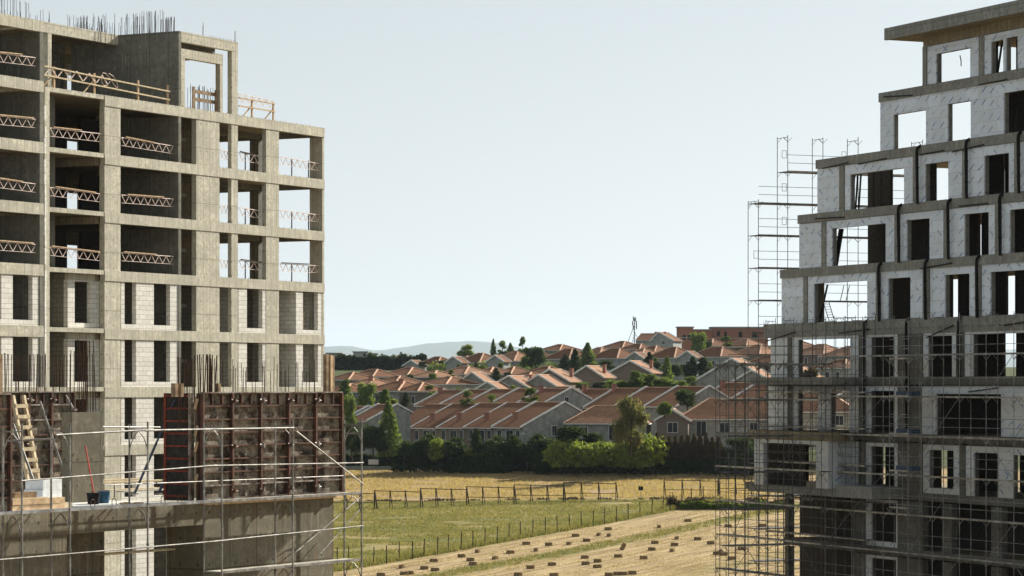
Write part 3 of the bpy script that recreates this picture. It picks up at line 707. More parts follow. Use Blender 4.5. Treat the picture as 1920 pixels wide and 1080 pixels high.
# ================================================================ RIGHT UNFINISHED BLOCK
RB = Fr(1920, 146.3, R(24.2), 1)
U = RB.U
rb = RB.root('terraced_apartment_block', 'stepped unfinished block clad in white printed insulation boards, at right', 'building')
UR = U(2160); DR = 10.0
RL = [EYE + h for h in (19.35, 16.1, 12.9, 9.85, 6.75, 3.6, .45, -2.65, -5.8, -8.9, -12, -15.1)]
lefts = [1658, 1650, 1532, 1498, 1465, 1434, 1425, 1405, 1400, 1473, 1473, 1473]
def face(v0, zb, zt, ztop_ins, spans, v=-.02):
    """insulation boards: spans of (left, right, [(window left, window right, head height, sill)])"""
    for (a, b_, wins) in spans:
        m = MB(); x = U(a, v); ub = U(b_, v)
        for (p, q, hh, sl) in wins:
            p2, q2 = U(p, v), U(q, v)
            if p2 > x + .01: m.box(x, p2, v, .06, zb, ztop_ins)
            m.box(p2, q2, v, .06, hh, ztop_ins)
            if sl > 0: m.box(p2, q2, v, .06, zb, zb + sl)
            x = q2
        if ub > x + .01: m.box(x, ub, v, .06, zb, ztop_ins)
        m.build('insulation_panel', 'ins' if zb > EYE + 3.5 else 'ins2', rb)  # lower boards: dusty tone plus scaffold shade painted into the colour
        m = MB(); x = U(a, v)          # masonry behind the boards
        for (p, q, hh, sl) in wins:
            p2, q2 = U(p, v), U(q, v)
            if p2 > x + .01: m.box(x, p2 - .004, .061, .3, zb, zt)
            m.box(p2 + .004, q2 - .004, .061, .3, hh + .004, zt)
            if sl > 0: m.box(p2 + .004, q2 - .004, .061, .3, zb, zb + sl - .004)
            x = q2 + .004
        if ub > x + .01: m.box(x, ub, .061, .3, zb, zt)
        m.build('masonry_wall', 'concr' if zb > EYE + 3.5 else 'concd', rb)  # lower concrete coloured darker to stand for scaffold shade
floors = []
# roof
bx(rb, 'roof_overhang', 'concr', (U(1658, -1.2), UR, -1.2, DR + .6, RL[0] - .12, RL[0]))
bx(rb, 'roof_fascia', 'concr', (U(1658, -1.2) - .002, UR, -1.202, -1.0, RL[0] - .64, RL[0] - .121))
bx(rb, 'roof_soffit', 'soff', (U(1658, -1.2), UR, -.999, DR + .6, RL[0] - .62, RL[0] - .13))
bx(rb, 'top_beam', 'soff', (U(1731), UR, .0, .3, EYE + 18.2, RL[0] - .621))
for k in range(1, 12):
    z = RL[k]; ul = U(lefts[k])
    bx(rb, 'floor_slab', 'soff', (ul + .02, UR, .28, DR, z - .2, z - .004))
    fd = .5 if k in (1, 2, 3, 4, 5) else .42
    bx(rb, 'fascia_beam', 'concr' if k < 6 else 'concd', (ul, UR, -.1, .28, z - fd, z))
    bx(rb, 'rear_beam', 'soff', (ul + .3, UR, DR - .3, DR, z - .5, z - .202))
    # pour lines and stains standing proud of the fascia
def cols(k, lst, w=.3, mat='concr', v0=-.05):
    zt = RL[k] - (.5 if k else 1.15); zb = RL[k + 1]
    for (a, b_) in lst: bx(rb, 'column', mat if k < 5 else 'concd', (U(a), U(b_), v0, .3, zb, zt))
def pipe(k, px, r=.085):
    zt = RL[k] - .02; zb = RL[k + 1] - .1; u = U(px, -.25)
    m = MB(); m.curve([(u + .02, -.05, zt), (u, -.25, zt - .12), (u - .03, -.27, zt - .35), (u - .03, -.22, zb)], r, 8)
    for z in (zt - 1.2, zt - 2.3): m.tube((u - .03, -.235, z), (u - .03, -.235, z + .06), r * 1.35, 8)
    m.build('drain_pipe', 'pipe', rb)
h = lambda v: EYE + v
# A
face(0, RL[1], h(18.2), h(18.15), [(1739, 1836, [(1755.3, 1819.2, h(17.68), 0)]), (1846, 1935, [(1858, 1881, h(17.75), 0), (1886, 1908, h(17.8), 0)]), (1945, 2158, [(1970, 2040, h(17.75), 0)])])
cols(0, [(1731, 1738.5), (1836.3, 1845.7), (1936, 1945)])
# B
face(0, RL[2], RL[1] - .5, RL[1] - .5, [(1650.5, 2158, [(1675, 1736, h(14.8), 0), (1776.7, 1820, h(14.9), 0), (1882, 1960, h(15.0), 0)])])
# C
face(0, RL[3], RL[2] - .52, RL[2] - .52, [(1532.5, 1574.5, []), (1584.3, 1712.5, [(1594, 1695, h(11.82), 0)]), (1722.3, 1805, [(1734.5, 1778, h(11.87), 0)]), (1815, 1902.5, [(1845, 1891.6, h(11.9), 0)]), (1913, 2158, [(1935, 1990, h(11.9), 0)])])
cols(2, [(1574.7, 1584), (1712.7, 1722), (1805.2, 1814.7), (1902.7, 1912.7)])
for x in (1720, 1812, 1910): pipe(2, x)
# D
face(0, RL[4], RL[3] - .52, RL[3] - .52, [(1498.5, 1541, []), (1549.8, 1678, [(1560, 1660.6, h(8.9), 0)]), (1688.3, 1770, [(1699.7, 1742.8, h(8.95), 0)]), (1780.3, 1866.5, [(1807.9, 1853.7, h(8.97), 0)]), (1878.3, 2158, [(1893, 1960, h(8.97), 0)])])
cols(3, [(1541.2, 1549.6), (1678.2, 1688), (1770.2, 1780), (1866.7, 1878)])
for x in (1685, 1778, 1875): pipe(3, x)
# E
face(0, RL[5], RL[4] - .5, RL[4] - .5, [(1465.5, 1507.3, []), (1515.3, 1643, [(1526, 1626, h(5.82), 0)]), (1652.3, 1731, [(1665, 1707, h(5.85), 0)]), (1744, 1829, [(1771.5, 1817.6, h(5.85), 0)]), (1841, 2158, [(1856.8, 1990, h(5.85), 0)])])
cols(4, [(1507.5, 1515), (1643.2, 1652), (1731.2, 1743.8), (1829.2, 1840.8)])
for x in (1648, 1735, 1832): pipe(4, x)
# F
face(0, RL[6], RL[5] - .82, RL[5] - .82, [(1445, 1477.5, []), (1486, 1611, [(1496, 1594, h(2.62), 0)]), (1623.5, 1684, [(1632.7, 1675.7, h(2.65), 0)]), (1731, 1793.5, [(1740, 1785, h(2.62), 0)]), (1808.8, 2158, [(1824, 1960, h(2.65), 0)])])
cols(5, [(1477.7, 1485.8), (1611.2, 1623.3), (1684.2, 1730.8), (1793.7, 1808.6)])
bx(rb, 'fascia_beam', 'concr', (U(1434), UR, -.06, .28, RL[5] - .82, RL[5] - .501))
for x in (1620, 1700, 1798): pipe(5, x)
# G
zt = RL[6] - .42
face(0, RL[7], zt, zt - .1, [(1440, 1477.5, []), (1486, 1611, [(1496, 1534, zt - .35, 0), (1557, 1592, zt - .35, 0)]), (1623.5, 1684, [(1632.7, 1675.7, zt - .35, .0)]), (1729, 2158, [(1755.6, 1877, zt - .5, 0)])])
cols(6, [(1477.7, 1485.8), (1611.2, 1623.3), (1684.2, 1728.8)])
for x in (1620, 1700): pipe(6, x)
# H with a projecting bay at its left
zt = RL[7] - .42
vb = -1.6
bx(rb, 'bay_slab', 'concr', (U(1405, vb), U(1560, vb), vb, -.101, RL[6] - .42, RL[6] - .002))
bx(rb, 'bay_slab', 'soff', (U(1405, vb), U(1560, vb), vb, -.101, RL[7] - .5, RL[7] - .002))
bx(rb, 'bay_slab', 'concr', (U(1405, vb), U(1575, vb), vb, -.101, RL[8] - .42, RL[8] - .002))
bx(rb, 'bay_slab', 'concr', (U(1567, vb - .5), U(1635, vb - .5), vb - .5, -.101, RL[8] - .38, RL[8] + .25))
bay = MB(); ztb = RL[7] - .503; a0, a1, a2, a3, a4 = U(1414, vb), U(1431, vb), U(1510, vb), U(1530, vb), U(1553, vb)
bay.box(a0, a1, vb, vb + .25, RL[8], ztb); bay.box(a1, a3, vb, vb + .25, ztb - .2, ztb); bay.box(a3, a4, vb, vb + .25, RL[8], ztb); bay.box(a4 - .25, a4, vb + .251, .02, RL[8], ztb)
bay.box(a4 + .0, U(1611), -.02, .06, RL[8], ztb)
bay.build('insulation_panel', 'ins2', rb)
bx(rb, 'bay_back', 'dark', (U(1422, -.4), U(1511, -.4), -.4, -.2, RL[8], ztb)); bx(rb, 'bay_parapet', 'concr', (a2, a3, vb + .05, vb + .2, RL[8], RL[8] + .35))  # near-black back wall paints the shade inside the bay
face(0, RL[8], zt, zt - .12, [(1623.5, 1684, [(1633, 1677, zt - .32, .05)]), (1731, 1800, [(1742, 1788, zt - .4, .3)]), (1811, 1826, []), (1826, 2158, [(1826.2, 1872, zt - .45, 0), (1899, 1940, zt - .5, 0)])])
cols(7, [(1611.2, 1623.3), (1684.2, 1730.8), (1800.2, 1810.8)])
# I and the storeys below it
for k in (8, 9, 10):
    zt = RL[k] - .42
    face(0, RL[k + 1], zt, zt - .1, [(1623.5, 1684, [(1634, 1680, zt - .25, .28)])])
    cols(k, [(1473, 1481), (1600, 1623), (1684.2, 1732), (1768, 1786), (1860, 1880), (1960, 1975), (2050, 2070)])
    bx(rb, 'partition', 'dark', (U(1500, 3), UR, 3, 3.2, RL[k + 1], zt + .2))  # near-black colour stands in for shade in the lowest rooms
bx(rb, 'base_wall', 'concr', (U(1473), UR, .0, .3, 0, RL[11] - .42))
bx(rb, 'end_wall', 'concr', (UR - .3, UR - .01, .31, DR, 0, RL[1] - .51)); bx(rb, 'end_wall', 'concr', (UR - .3, UR - .01, .31, DR, RL[1], RL[0] - .65))
# rooms inside: back walls with gaps where daylight shows through
vp = 5.0
def part(k, *sp):
    sp = [(a, 2300 if b_ >= 1950 else b_) for a, b_ in sp]
    zb = RL[k + 1]; zt = RL[k] - (.2 if k else .66)
    for (a, b_) in sp: bx(rb, 'partition', 'dark', (U(a, vp), U(b_, vp), vp, vp + .2, zb, zt - .01))  # near-black colour paints the shade of the rooms
part(0, (1738.5, 1748), (1850, 1866), (1905, 1950))
part(1, (1872, 2080))
part(2, (1627, 1637), (1640, 1651), (1654, 1669), (1700, 1751), (1779, 1878), (1884, 2080))
part(3, (1627, 1734), (1737, 1833), (1840, 2080))
part(4, (1632, 1782), (1796, 1885), (1903, 2080))
part(5, (1630, 1744), (1748, 1762), (1766, 1880), (1905, 2080))
part(6, (1534, 1558), (1600, 2080))
part(7, (1600, 1650), (1660, 1742), (1748, 1760), (1776, 1900), (1912, 2080))
for k in (1, 2, 3, 4): bx(rb, 'inner_column', 'soff', (U(lefts[k]) + .3, U(lefts[k]) + .7, 9.3, 9.7, RL[k + 1], RL[k] - .5))
for k, px in ((0, 1755.3), (4, 1526), (3, 1560)): bx(rb, 'inner_wall', 'soff', (U(px, .3) - .2, U(px, .3), .301, {0: .65, 4: 1.0, 3: .5}[k], RL[k + 1], RL[k] - .62))
# loose bars resting along the fascias and leaning in openings
for i, (x0, y0, x1, y1) in enumerate([(1657, 181.5, 1711, 178.5), (1835, 159, 1888, 149), (1542, 316, 1590, 305), (1609, 308, 1662, 297), (1725, 290, 1770, 282), (1785, 285, 1845, 271), (1528, 410, 1583, 407), (1798, 387, 1853, 381), (1725, 504, 1785, 493), (1436, 640, 1490, 623), (1572, 625, 1630, 617), (1737, 633, 1788, 610), (1883, 610, 1920, 604), (1815, 735, 1872, 727), (1467, 845, 1525, 836)]):
    a, b_ = RB.P(x0, y0, -.14), RB.P(x1, y1, -.14); MB().tube(a, b_, .035, 6).build('starter_bar', 'pipe', rb)
for (k, px, n, sp_, ln) in ((2, 1598, 3, 6, .9), (3, 1563, 3, 3, .5), (3, 1714, 4, 6, -.6), (1, 1893, 2, 10, .6), (0, 1862, 2, 8, .5), (4, 1536, 1, 6, .25)):
    m = MB()
    for i in range(n):
        u = U(px + i * sp_, .6); m.bar((u, .6, RL[k + 1]), (u - ln, 1.3, RL[k + 1] + 2.2), .1, .06)
    m.build('leaning_timber', 'dark', rb)
m = MB(); m.curve([RB.P(1800, 104, 2), RB.P(1802, 114, 2), RB.P(1802, 124, 2)], .03); m.build('hanging_cable', 'pipe', rb)

# ---------------------------------------------------------------- scaffolds of the right block
def scaffold(fr, pxs, vo, vi, decks, top, label, mats=('steel2', 'deckd'), bot=0.0, rails=True, seed=1, brace=True, pr=.024, tops=None):
    rnd = random.Random(seed)
    r = fr.root('facade_scaffold', label, 'scaffold', 'scaffolds round the right block')
    us = [fr.U(p, vo) for p in pxs]
    tops = tops or [top] * len(us)
    for u, tp in zip(us, tops):
        for v in (vo, vi):
            MB().tube((u, v, bot), (u, v, tp + rnd.uniform(-.05, .1)), pr, 6).build('standard', mats[0], r)
        for z in [d for d in decks if d < tp] + [tp - .08]:
            m = MB()
            m.tube((u, vo, z - .03), (u, vi, z - .03), pr * .8, 5)
            m.tube((u, vo, z - .33), (u, vo + (vi - vo) * .4, z - .04), pr * .6, 5); m.tube((u, vi, z - .33), (u, vi + (vo - vi) * .4, z - .04), pr * .6, 5)
            s_ = .3
            m.tube((u, vo, z - .33), (u + s_, vo, z - .04), pr * .6, 5); m.tube((u, vo, z - .33), (u - s_, vo, z - .04), pr * .6, 5)
            m.build('frame_gusset', mats[0], r)
    for z in decks:
        ok = [u for u, tp in zip(us, tops) if tp > z]
        if len(ok) < 2: continue
        MB().box(ok[0], ok[-1], vo + .04, vi - .04, z - .04, z).build('deck', mats[1], r)
        MB().box(ok[0], ok[-1], vo - .03, vo + .03, z - .06, z + .03).build('deck_edge', 'steel' if rnd.random() < .5 else mats[0], r)
        if rails:
            for dz in (.5, 1.0):
                MB().tube((ok[0], vo, z + dz), (ok[-1], vo, z + dz + rnd.uniform(-.03, .03)), pr * .7, 5).build('guard_rail', mats[0], r)
    if brace:
        for i, (z) in enumerate(decks[:-1]):
            for j in range(i % 2, len(us) - 1, 3):
                if min(tops[j], tops[j + 1]) < z: continue
                a, b_ = (us[j], us[j + 1]) if rnd.random() < .5 else (us[j + 1], us[j])
                MB().tube((a, vo, decks[i + 1]), (b_, vo, z), pr * .75, 5).build('brace', mats[0], r)
    return r
E0 = Fr(1461, 177, R(24.2), 1)
class Dp:      # frame turned so that its x axis runs along the depth of the block
    pass
TB = Fr(1461, 177, R(24.2), 1); TB.e = (cos(R(24.2)), sin(R(24.2))); TB.g = (-TB.e[1], TB.e[0]); TB.rz = atan2(TB.e[1], TB.e[0])
TB2 = Fr(1366, 158, R(24.2), 1); TB2.e, TB2.g, TB2.rz = TB.e, TB.g, TB.rz
dkL = [RB.z(1400, y, -2.6) for y in (684, 748, 812, 876, 941, 1006, 1071)] + [RB.z(1400, 1136, -2.6)]
scaffold(RB, [1342, 1378, 1419, 1459, 1500, 1540], -2.7, -2.0, dkL, dkL[0] + .12, 'dense grey scaffold round the lower left corner of the right block', ('steel3', 'deckd'), seed=3, pr=.022)
dkR = [RB.z(1800, y, -.9) for y in (664, 744, 820, 896, 972, 1046)] + [RB.z(1800, 1120, -.9)]
pR = [1547, 1597, 1656, 1703, 1748, 1799, 1849, 1901, 1955, 2010]
scaffold(TB2, [1366, 1396, 1440, 1486], 0, 1.0, dkL, dkL[0] + .15, 'grey scaffold running back along the left end of the right block, lower storeys only', ('steel3', 'deckd'), seed=6, pr=.022)
scaffold(RB, pR, -1.05, -.35, dkR, h(3.7), 'long grey scaffold across the lower front of the right block', ('steel2', 'deckd'), seed=5, pr=.022)
dkM = [RB.z(1600, y, -.9) for y in (735, 803, 872, 940, 1010)]
scaffold(RB, [1436, 1470, 1505, 1530, 1564, 1585, 1622], -.95, -.3, dkM, h(3.85), 'middle scaffold row in front of the left windows of the right block', ('steel3', 'deckd'), seed=8, rails=True, pr=.02)
dkT = [RB.z(1680, y, -1.9) for y in (672, 742, 812, 881, 950)]
scaffold(RB, [1668, 1703], -2.3, -1.5, dkT, dkT[0] + .1, 'narrow blue-topped stair tower in front of the right block', ('steel2', 'deckd'), seed=9, bot=RB.z(1680, 962, -1.9))
for i, z in enumerate(dkT[1:4]):
    o = MB().box(0, 1.6, 0, .5, 0, .22).build('tool_box', 'blue'); o.location = RB.w(U(1680, -1.9), -1.9, z + .01); o.rotation_euler.z = RB.rz
    tag(o, ('topmost', 'middle', 'lowest')[i] + ' of three blue crates standing on the narrow stair tower', 'crate', 'blue crates on the stair tower')
# tall scaffold beyond the left end, seen against the sky: it runs in depth
zt_ = lambda y: TB.z(1461, y, 0)
tdk = [EYE + (722 - y) / F * 177 for y in (320, 381, 441, 502, 563, 624, 685, 746, 807, 868, 929, 990, 1051)]
tt = [TB.z(1406, 373), TB.z(1461, 253), TB.z(1527, 256), TB.z(1592, 259), TB.z(1655, 262), TB.z(1712, 262)]
scaffold(TB, [1422, 1477, 1543, 1609, 1672, 1730], 0, 1.3, tdk, 0, 'tall see-through scaffold rising behind the left end of the right block, against the sky', ('steel3', 'deckd'), seed=4, tops=tt, brace=False, pr=.022)
for i, (px, y) in enumerate([(1466, 290), (1578, 292), (1466, 352), (1466, 415), (1413, 478)]):
    o = MB().curve([(0, 0, .45), (0, 0, 0), (.3, 0, 0), (.3, 0, .45), (0, 0, .45)], .015, 5).build('gate_loop', 'steel3'); o.location = TB.w(TB.U(px), -.03, TB.z(px, y) - .2); o.rotation_euler.z = TB.rz
    tag(o, ORD[i] + ' small square rail loop, from top to bottom, on the tall see-through scaffold', 'rail loop', 'rail loops on the tall scaffold')
r = TB.root('access_ladder', 'steel ladder seen through the first window of the fifth storey from the top', 'ladder')
zl0, zl1 = TB.z(1590, 600), TB.z(1580, 535)
for s_ in (0, .4): MB().tube((TB.U(1560) + s_ - .0, .3, TB.z(1560, 605)), (TB.U(1548) + s_, .3, TB.z(1548, 565)), .025).build('rail', 'steel3', r)
m = MB()
for i in range(8):
    t = i / 8; u = TB.U(1560) * (1 - t) + TB.U(1548) * t; m.tube((u, .3, TB.z(1560, 605 - 40 * t)), (u + .4, .3, TB.z(1560, 605 - 40 * t)), .018)
m.build('rungs', 'steel3', r)
for s_ in (0, .4): MB().tube((TB.U(1580) + s_, .3, TB.z(1580, 565)), (TB.U(1587) + s_, .3, TB.z(1587, 535)), .025).build('rail', 'steel3', r)
gr = RB.root('lattice_girder_piece', 'short white lattice girder standing on the bay ledge of the right block', 'girder')
g0, g1 = RB.P(1476, 925, -1.7), RB.P(1523, 937, -1.7)
for dz in (0, .32): MB().tube((g0[0], g0[1], g0[2] - .3 + dz), (g1[0], g1[1], g0[2] - .3 + dz), .025).build('chord', 'steel', gr)
m = MB(); n = 6
for i in range(n):
    a = g0[0] + (g1[0] - g0[0]) * i / n; b_ = g0[0] + (g1[0] - g0[0]) * (i + .5) / n; c = g0[0] + (g1[0] - g0[0]) * (i + 1) / n
    m.tube((a, g0[1], g0[2] - .3), (b_, g0[1], g0[2] + .02), .018); m.tube((b_, g0[1], g0[2] + .02), (c, g0[1], g0[2] - .3), .018)
m.build('lacing', 'steel', gr)

# ================================================================ GROUND
ys = [-60, 0, 60, 140, 200, 240] + list(range(260, 900, 5)) + [920, 960, 1010, 1080, 1180, 1300, 1500, 1800, 2300, 3000, 4000, 5500, 7500, 10000, 15000, 30000]
xs = [-15000, -4000, -2200, -1200, -700, -400, -260] + list(range(-200, 201, 5)) + [260, 400, 700, 1200, 2200, 4000, 15000]
m = MB()
for y in ys:
    for x in xs: m.v.append((x, y, ter(x, y)))
nx = len(xs)
for j in range(len(ys) - 1):
    for i in range(nx - 1): a = j * nx + i; m.f.append((a, a + 1, a + nx + 1, a + nx))
A = hit(694, 1061); B = hit(1243, 960); 
dx, dy = B[0] - A[0], B[1] - A[1]; ll = sqrt(dx * dx + dy * dy); nxv, nyv = dy / ll, -dx / ll      # normal pointing to the mown side (right / near)
S1a, S1b = hit(980, 1049), hit(1347, 980); sd = lambda P_: (P_[0] - A[0]) * nxv + (P_[1] - A[1]) * nyv
strip = (sd(S1a) + sd(S1b)) / 2
YT = hit(900, 938)[1]
def groundmat():
    m, nt, b = nodes('field_ground'); t = N(nt, 'ShaderNodeTexCoord'); ob = t.outputs['Object']
    s = N(nt, 'ShaderNodeSeparateXYZ'); L(nt, ob, s.inputs[0]); X, Y = s.outputs[0], s.outputs[1]
    wob = math_(nt, 'MULTIPLY', math_(nt, 'SUBTRACT', noisef(nt, ob, .12, 4), .5), 9.0)
    wob2 = math_(nt, 'MULTIPLY', math_(nt, 'SUBTRACT', noisef(nt, ob, .7, 4), .5), 3.0)
    ss = math_(nt, 'ADD', math_(nt, 'MULTIPLY', math_(nt, 'SUBTRACT', X, A[0]), nxv), math_(nt, 'MULTIPLY', math_(nt, 'SUBTRACT', Y, A[1]), nyv))
    al = math_(nt, 'ADD', math_(nt, 'MULTIPLY', X, -nyv), math_(nt, 'MULTIPLY', Y, nxv))
    cb = N(nt, 'ShaderNodeCombineXYZ'); L(nt, math_(nt, 'MULTIPLY', ss, 2.2), cb.inputs[0]); L(nt, math_(nt, 'MULTIPLY', al, .12), cb.inputs[1])
    rows = noisef(nt, cb.outputs[0], .6, 5, .7)
    n1 = noisef(nt, tex(nt, (.12, .3, 1)), 1, 6, .7); n2 = noisef(nt, tex(nt, (1, 2.2, 1)), 1.2, 8, .8); n3 = noisef(nt, tex(nt, (.05, .16, 1)), 1, 4, .6)
    n4 = noisef(nt, tex(nt, (2, 5, 1)), 1.6, 6, .8)
    straw = mixc(nt, ramp(nt, rows, .38, .6), (.22, .155, .075), (.50, .375, .205))
    straw = mixc(nt, ramp(nt, n4, .52, .66, (0, 0, 0), (.8,) * 3), straw, (.60, .48, .29))
    straw = mixc(nt, ramp(nt, n2, .58, .72, (0, 0, 0), (.55,) * 3), straw, (.17, .12, .065))
    green = mixc(nt, ramp(nt, n2, .4, .6), (.06, .075, .022), (.25, .25, .085))
    green = mixc(nt, ramp(nt, n3, .42, .56, (0, 0, 0), (.85,) * 3), green, (.36, .285, .13))
    green = mixc(nt, ramp(nt, noisef(nt, tex(nt, (.09, .5, 1)), 1, 5, .7), .54, .64, (0, 0, 0), (.7,) * 3), green, (.07, .085, .03))
    gold = mixc(nt, ramp(nt, n2, .4, .6), (.24, .165, .08), (.50, .36, .19))
    gold = mixc(nt, ramp(nt, n1, .5, .64, (0, 0, 0), (.55,) * 3), gold, (.42, .27, .18))
    gold = mixc(nt, ramp(nt, n3, .5, .68, (0, 0, 0), (.55,) * 3), gold, (.24, .22, .09))
    far = mixc(nt, ramp(nt, n2, .35, .62), (.035, .05, .02), (.10, .115, .045))
    def step(v, a, b_): return ramp(nt, math_(nt, 'MULTIPLY_ADD', v, 1 / (b_ - a), -a / (b_ - a)), 0, 1)
    st = math_(nt, 'ABSOLUTE', math_(nt, 'SUBTRACT', math_(nt, 'ADD', ss, wob2), strip))
    mown = mixc(nt, step(st, 2.6, 1.3), straw, mixc(nt, .35, green, (.30, .26, .12)))
    st2 = math_(nt, 'ABSOLUTE', math_(nt, 'SUBTRACT', math_(nt, 'ADD', ss, wob2), strip * 2.9))
    mown = mixc(nt, math_(nt, 'MULTIPLY', step(st2, 2.8, 1.0), .45), mown, green)
    c = mixc(nt, step(math_(nt, 'ADD', ss, math_(nt, 'MULTIPLY', wob2, .5)), .2, 1.1), green, mown)
    c = mixc(nt, step(math_(nt, 'ADD', Y, math_(nt, 'MULTIPLY', wob, .35)), YT - 1.5, YT + .5), c, gold)
    tr = math_(nt, 'ABSOLUTE', math_(nt, 'SUBTRACT', math_(nt, 'ADD', Y, math_(nt, 'MULTIPLY', wob2, .4)), YT - 3.5))
    c = mixc(nt, step(tr, 1.2, .3), c, (.06, .05, .03))
    c = mixc(nt, step(math_(nt, 'ADD', Y, wob2), 452, 458), c, far)
    L(nt, c, b.inputs['Base Color']); b.inputs['Roughness'].default_value = .95
    bump(nt, b, math_(nt, 'ADD', math_(nt, 'ADD', n2, rows), n4), .9, .25)
    return m
g = m.build('ground', groundmat(), fix=False); tag(g, 'grass and stubble field rising to the houses', kind='structure')
for p_ in g.data.polygons: p_.use_smooth = True
# grass tufts as real blades
def grass(name, label, mat, n, gen, hgt, seed):
    rnd = random.Random(seed); m = MB(); c = 0
    while c < n:
        p_ = gen(rnd)
        if p_ is None: continue
        x, y = p_; z = ter(x, y) - .03; hh = hgt * rnd.uniform(.5, 1.3); c += 1
        for q in range(3):
            a = rnd.uniform(0, 2 * pi); w_ = rnd.uniform(.02, .06); lx, ly = cos(a), sin(a); tl = rnd.uniform(-.4, .4) * hh
            ox, oy = rnd.uniform(-.2, .2), rnd.uniform(-.2, .2)
            m.poly([(x + ox - ly * w_, y + oy + lx * w_, z), (x + ox + ly * w_, y + oy - lx * w_, z), (x + ox + lx * tl, y + oy + ly * tl, z + hh)])
    o = m.build(name, mat, fix=False); tag(o, label, 'grass', kind='stuff'); return o
def fieldpt(rnd, cond):
    px = rnd.uniform(600, 1500); y = rnd.uniform(295, 452); x = (px - 960) / F * y
    return (x, y) if cond(x, y, sd((x, y))) else None
M['gr1'] = foliage('grass_green', (.10, .11, .035), (.30, .29, .11), (.44, .34, .17)); M['gr2'] = foliage('grass_gold', (.33, .24, .11), (.66, .52, .32), (.28, .22, .10)); M['gr3'] = foliage('stubble', (.28, .20, .10), (.56, .43, .26))
grass('meadow_grass', 'green meadow grass between the post fence and the soil ridge', 'gr1', 26000, lambda r_: fieldpt(r_, lambda x, y, s_: s_ < .3 and y < YT - 1 and mnoise.noise(Vector((x * .1, y * .25, 3))) > -.35), .26, 1)
grass('dry_grass', 'golden dry grass beyond the soil ridge', 'gr2', 22000, lambda r_: fieldpt(r_, lambda x, y, s_: y > YT + 1 and mnoise.noise(Vector((x * .12, y * .2, 9))) > -.3), .32, 2)
grass('stubble', 'straw stubble and loose stalks on the mown field', 'gr3', 9000, lambda r_: fieldpt(r_, lambda x, y, s_: s_ > .8 and y < 400 and mnoise.noise(Vector((s_ * .8, y * .05, 5))) > -.1), .14, 3)
grass('green_windrow', 'green grass strip running through the mown field', 'gr1', 2500, lambda r_: fieldpt(r_, lambda x, y, s_: abs(s_ - strip + mnoise.noise(Vector((x * .5, y * .5, 5)))) < 1.5), .28, 4)
grass('fence_weeds', 'tall weeds along the foot of the post fence', 'gr1', 2600, lambda r_: fieldpt(r_, lambda x, y, s_: abs(s_ + .6) < 1.0 and y < 402), .6, 6)
# soil ridge
m = MB(); rnd = random.Random(12)
for i in range(420):
    px = rnd.uniform(640, 1420); y = YT + rnd.gauss(0, .5); x = (px - 960) / F * y; big = mnoise.noise(Vector((px * .02, 0, 0)))
    if big < -.05: continue
    s_ = .25 + .7 * max(0, big) * rnd.random() + (.25 if px > 1250 else 0); z = ter(x, y); n0 = len(m.v)
    k = 6; m.v.append((x, y, z + s_ * .75))
    for q in range(k):
        a = 2 * pi * q / k; m.v.append((x + cos(a) * s_ * rnd.uniform(.7, 1.4), y + sin(a) * s_ * rnd.uniform(.7, 1.2), z - .05))
    for q in range(k): m.f.append((n0, n0 + 1 + q, n0 + 1 + (q + 1) % k))
o = m.build('soil_mounds', 'soil', fix=False); tag(o, 'ridge of dark dug soil behind the steel frames', 'soil', kind='stuff')
# post fence
posts = [(632.5, 1060), (654, 1057), (700.5, 1059), (725, 1056.6), (748.5, 1050), (773, 1047.5), (795, 1043), (820, 1039), (840.5, 1034), (864.5, 1029.5), (886.5, 1027), (909, 1023), (932, 1018), (954, 1012), (975.5, 1008), (999, 1004), (1022.5, 1000), (1045, 996.5), (1067.5, 993), (1090, 988), (1112, 986), (1134, 982), (1156, 978), (1178, 973), (1200, 968), (1222, 963), (1243, 957), (1278, 945), (1297, 941), (1319, 938)]
pr0 = None
for i, (px, py) in enumerate(posts):
    P_ = hit(px, py + 1)
    lb_ = (ORD[i] if i < 27 else ('third last', 'second last', 'last')[i - 27]) + ' slim dark post of the field fence, counted from the left'
    if pr0 is None:
        pr0 = empty('fence_post', P_, 0, lb_, 'fence post', 'posts of the field fence')
        MB().box(-.05, .05, -.05, .05, -.3, 1.95).build('shaft', 'post', pr0); MB().box(-.06, .06, -.06, .06, 1.951, 2.0).build('cap', 'post', pr0)
    else: q = copy_thing(pr0, P_, random.uniform(0, .3), lb_); q.rotation_euler.x = random.uniform(-.03, .03); q.rotation_euler.y = random.uniform(-.04, .04)
# steel frames
def aframe(x0, x1, ytop, ybot, n, label):
    P0, P1 = hit(x0, ybot), hit(x1, ybot); Yd = P0[1]; H = (ybot - ytop) / F * Yd; W = P1[0] - P0[0]
    r = empty('steel_frame_fence', P0, 0, label, 'frame', 'A-shaped steel frames standing in the meadow')
    for j in range(n + 1):
        x = W * j / n; MB().bar((x, 0, -.2), (x, 0, H), .12, .12).build('upright', 'rustd', r); MB().bar((x + .35, .9, -.1), (x + .02, .05, H), .09, .09).build('stay', 'rustd', r)
    MB().bar((0, 0, H - .05), (W, 0, H - .22), .1, .1).build('top_rail', 'rustd', r); MB().bar((0, .05, H * .42), (W, .05, H * .40), .08, .08).build('middle_rail', 'rustd', r)
for i, a in enumerate([(620, 702, 923, 955, 3), (702.5, 788, 919.5, 953, 3), (788.5, 874.5, 915.5, 950, 3), (875, 963.5, 912, 947, 3), (964, 1056.5, 908.5, 943, 3), (1057, 1155, 904.5, 940, 3), (1245, 1345, 899.5, 932, 3), (1347, 1440, 896.5, 930, 3)]):
    aframe(*a, ORD[i] + ' rusty steel frame from the left of those standing along the meadow')
